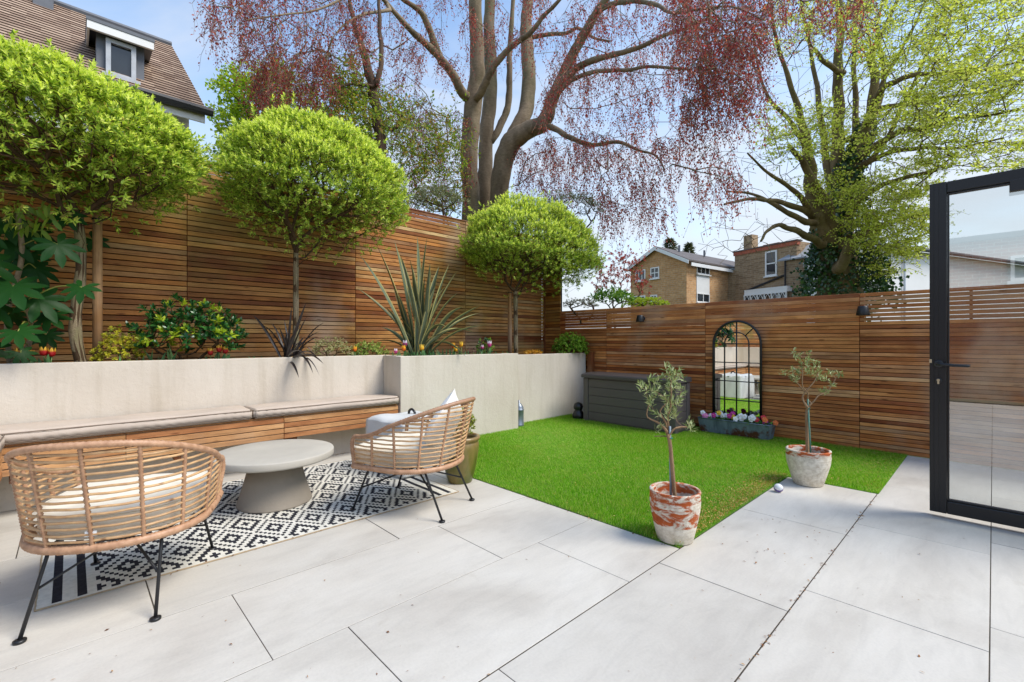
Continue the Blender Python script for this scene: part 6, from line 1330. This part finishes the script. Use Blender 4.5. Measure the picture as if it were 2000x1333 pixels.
# dormer
def on_x(px, py, X):
    d = at(px, py, 1.0)-Vector((0, 0, EYE)); s = X/d.x; return d.y*s, EYE+d.z*s
DXf = -9.68; yL, zt_ = on_x(188, 72, DXf); yR, zt2 = on_x(282, 98, DXf); yb, zb = on_x(282, 168, DXf); zt_ = (zt_+zt2)/2
mb = MB(); mb.box(DXf-1.6, DXf-.02, yL, yR, zb-.2, zt_+.118); obj_at(mb, 'dormer_cheek', M_grey, th)
mb = MB(); mb.box(DXf-1.8, DXf+.16, yL-.12, yR+.12, zt_+.12, zt_+.17); obj_at(mb, 'dormer_roof', M_grey, th); mb = MB(); mb.box(DXf+.1, DXf+.15, yL-.11, yR+.11, zt_+.0, zt_+.118); mb.box(DXf-1.6, DXf+.099, yL-.11, yL-.08, zt_, zt_+.118); obj_at(mb, 'dormer_fascia', M_white, th)
w_ = window(th, Vector((DXf-.02, 0, 0)), Vector((0, 1, 0)), Vector((1, 0, 0)), yL+.11, yR-.11, zb-.02, zt_-.01, 1, 1, .06, plain('grey_frame', srgb(176, 180, 186), .5), .08)
yv, zv = on_x(8, 42, -10.6); mb = MB(); M_ = Matrix.Translation((-10.55, yv-.2, zv+.03)) @ Matrix.Rotation(math.atan2(RZ-EZ, EX-RX_), 4, 'Y'); mb.box(-.5, .5, -.5, .35, 0, .12, 0, M_); obj_at(mb, 'roof_window', M_gut, th)
yv, zv = on_x(85, 4, -10.95); mb = MB(); mb.box(-11.05, -10.85, yv-.12, yv+.12, zv-.4, zv+.25); obj_at(mb, 'vent', M_grey, th)

# ================================================================ LITTER
def litter():
    rng = np.random.default_rng(5); P = []
    def add(px0, px1, py0, py1, n):
        for _ in range(n):
            p_ = at(rng.uniform(px0, px1), rng.uniform(py0, py1), 1.0)-Vector((0, 0, EYE)); s = -EYE/p_.z; P.append((p_.x*s, p_.y*s, .004))
    add(0, 2000, 1000, 1333, 45); add(1400, 1620, 1010, 1110, 34); add(1300, 1980, 1000, 1333, 20); add(150, 900, 1000, 1333, 12)
    for _ in range(140): P.append((-.629+rng.normal(0, .006), rng.uniform(1.2, 4.5), .003))
    for _ in range(40): P.append((rng.uniform(-2.49, -1.25), 2.53+rng.normal(0, .01), .004))
    for _ in range(260): P.append((rng.uniform(-4.79, -4.70), rng.uniform(1.2, 2.6), .006+rng.uniform(0, .02)))
    for _ in range(60): P.append((-2.925+rng.normal(0, .006), rng.uniform(-.1, 2.2), .008))
    P = np.array(P); n = len(P); a = rng.uniform(0, 6.28, n); D = np.stack([np.cos(a), np.sin(a), rng.normal(.05, .15, n)], 1); sz = rng.uniform(.005, .019, n)
    V, F = leaf_arrays(P, D, np.stack([rng.normal(0, .3, n), rng.normal(0, .3, n), np.ones(n)], 1), sz, sz*rng.uniform(.15, .6, n), .2)
    m = leaf_mat('dry_litter', [(0, srgb(96, 62, 44)), (.5, srgb(138, 96, 62)), (1, srgb(184, 146, 100))], .1, .8, .1); o = np_mesh('leaf_litter', V, F, m); o['kind'] = 'stuff'; o['label'] = 'dry brown leaf scraps scattered over the paving'; o['category'] = 'leaf litter'
    # bud scales fallen on the lawn, thick along its paving edge
    n = 14000; x = rng.uniform(-4.4, LAWN_R, n); y = rng.uniform(LAWN_Y, 6.2, n); d1 = np.where(y < LAWN_IN, np.abs(x-LAWN_X), np.abs(x-LAWN_R)); keep = in_lawn(x, y) & (rng.uniform(0, 1, n) < np.clip(np.exp(-d1/.22)*1.1+.12, 0, 1)); x = x[keep]; y = y[keep]; n = len(x)
    m2 = 3600; x = np.concatenate([x, LAWN_X-np.abs(rng.normal(0, .13, m2))]); y = np.concatenate([y, rng.uniform(LAWN_Y+.02, LAWN_IN, m2)]); n = len(x)
    a = rng.uniform(0, 6.28, n); D = np.stack([np.cos(a), np.sin(a), rng.normal(.1, .3, n)], 1); sz = rng.uniform(.006, .016, n); P = np.stack([x, y, rng.uniform(.020, .036, n)], 1)
    V, F = leaf_arrays(P, D, np.stack([rng.normal(0, .4, n), rng.normal(0, .4, n), np.ones(n)], 1), sz, sz*.42, .2); o = np_mesh('bud_scales', V, F, leaf_mat('bud_scale', [(0, srgb(150, 104, 50)), (.6, srgb(196, 150, 84)), (1, srgb(222, 190, 130))], .15, .8, .1)); o['kind'] = 'stuff'; o['label'] = 'golden brown bud scales strewn over the lawn edge'; o['category'] = 'leaf litter'
litter()
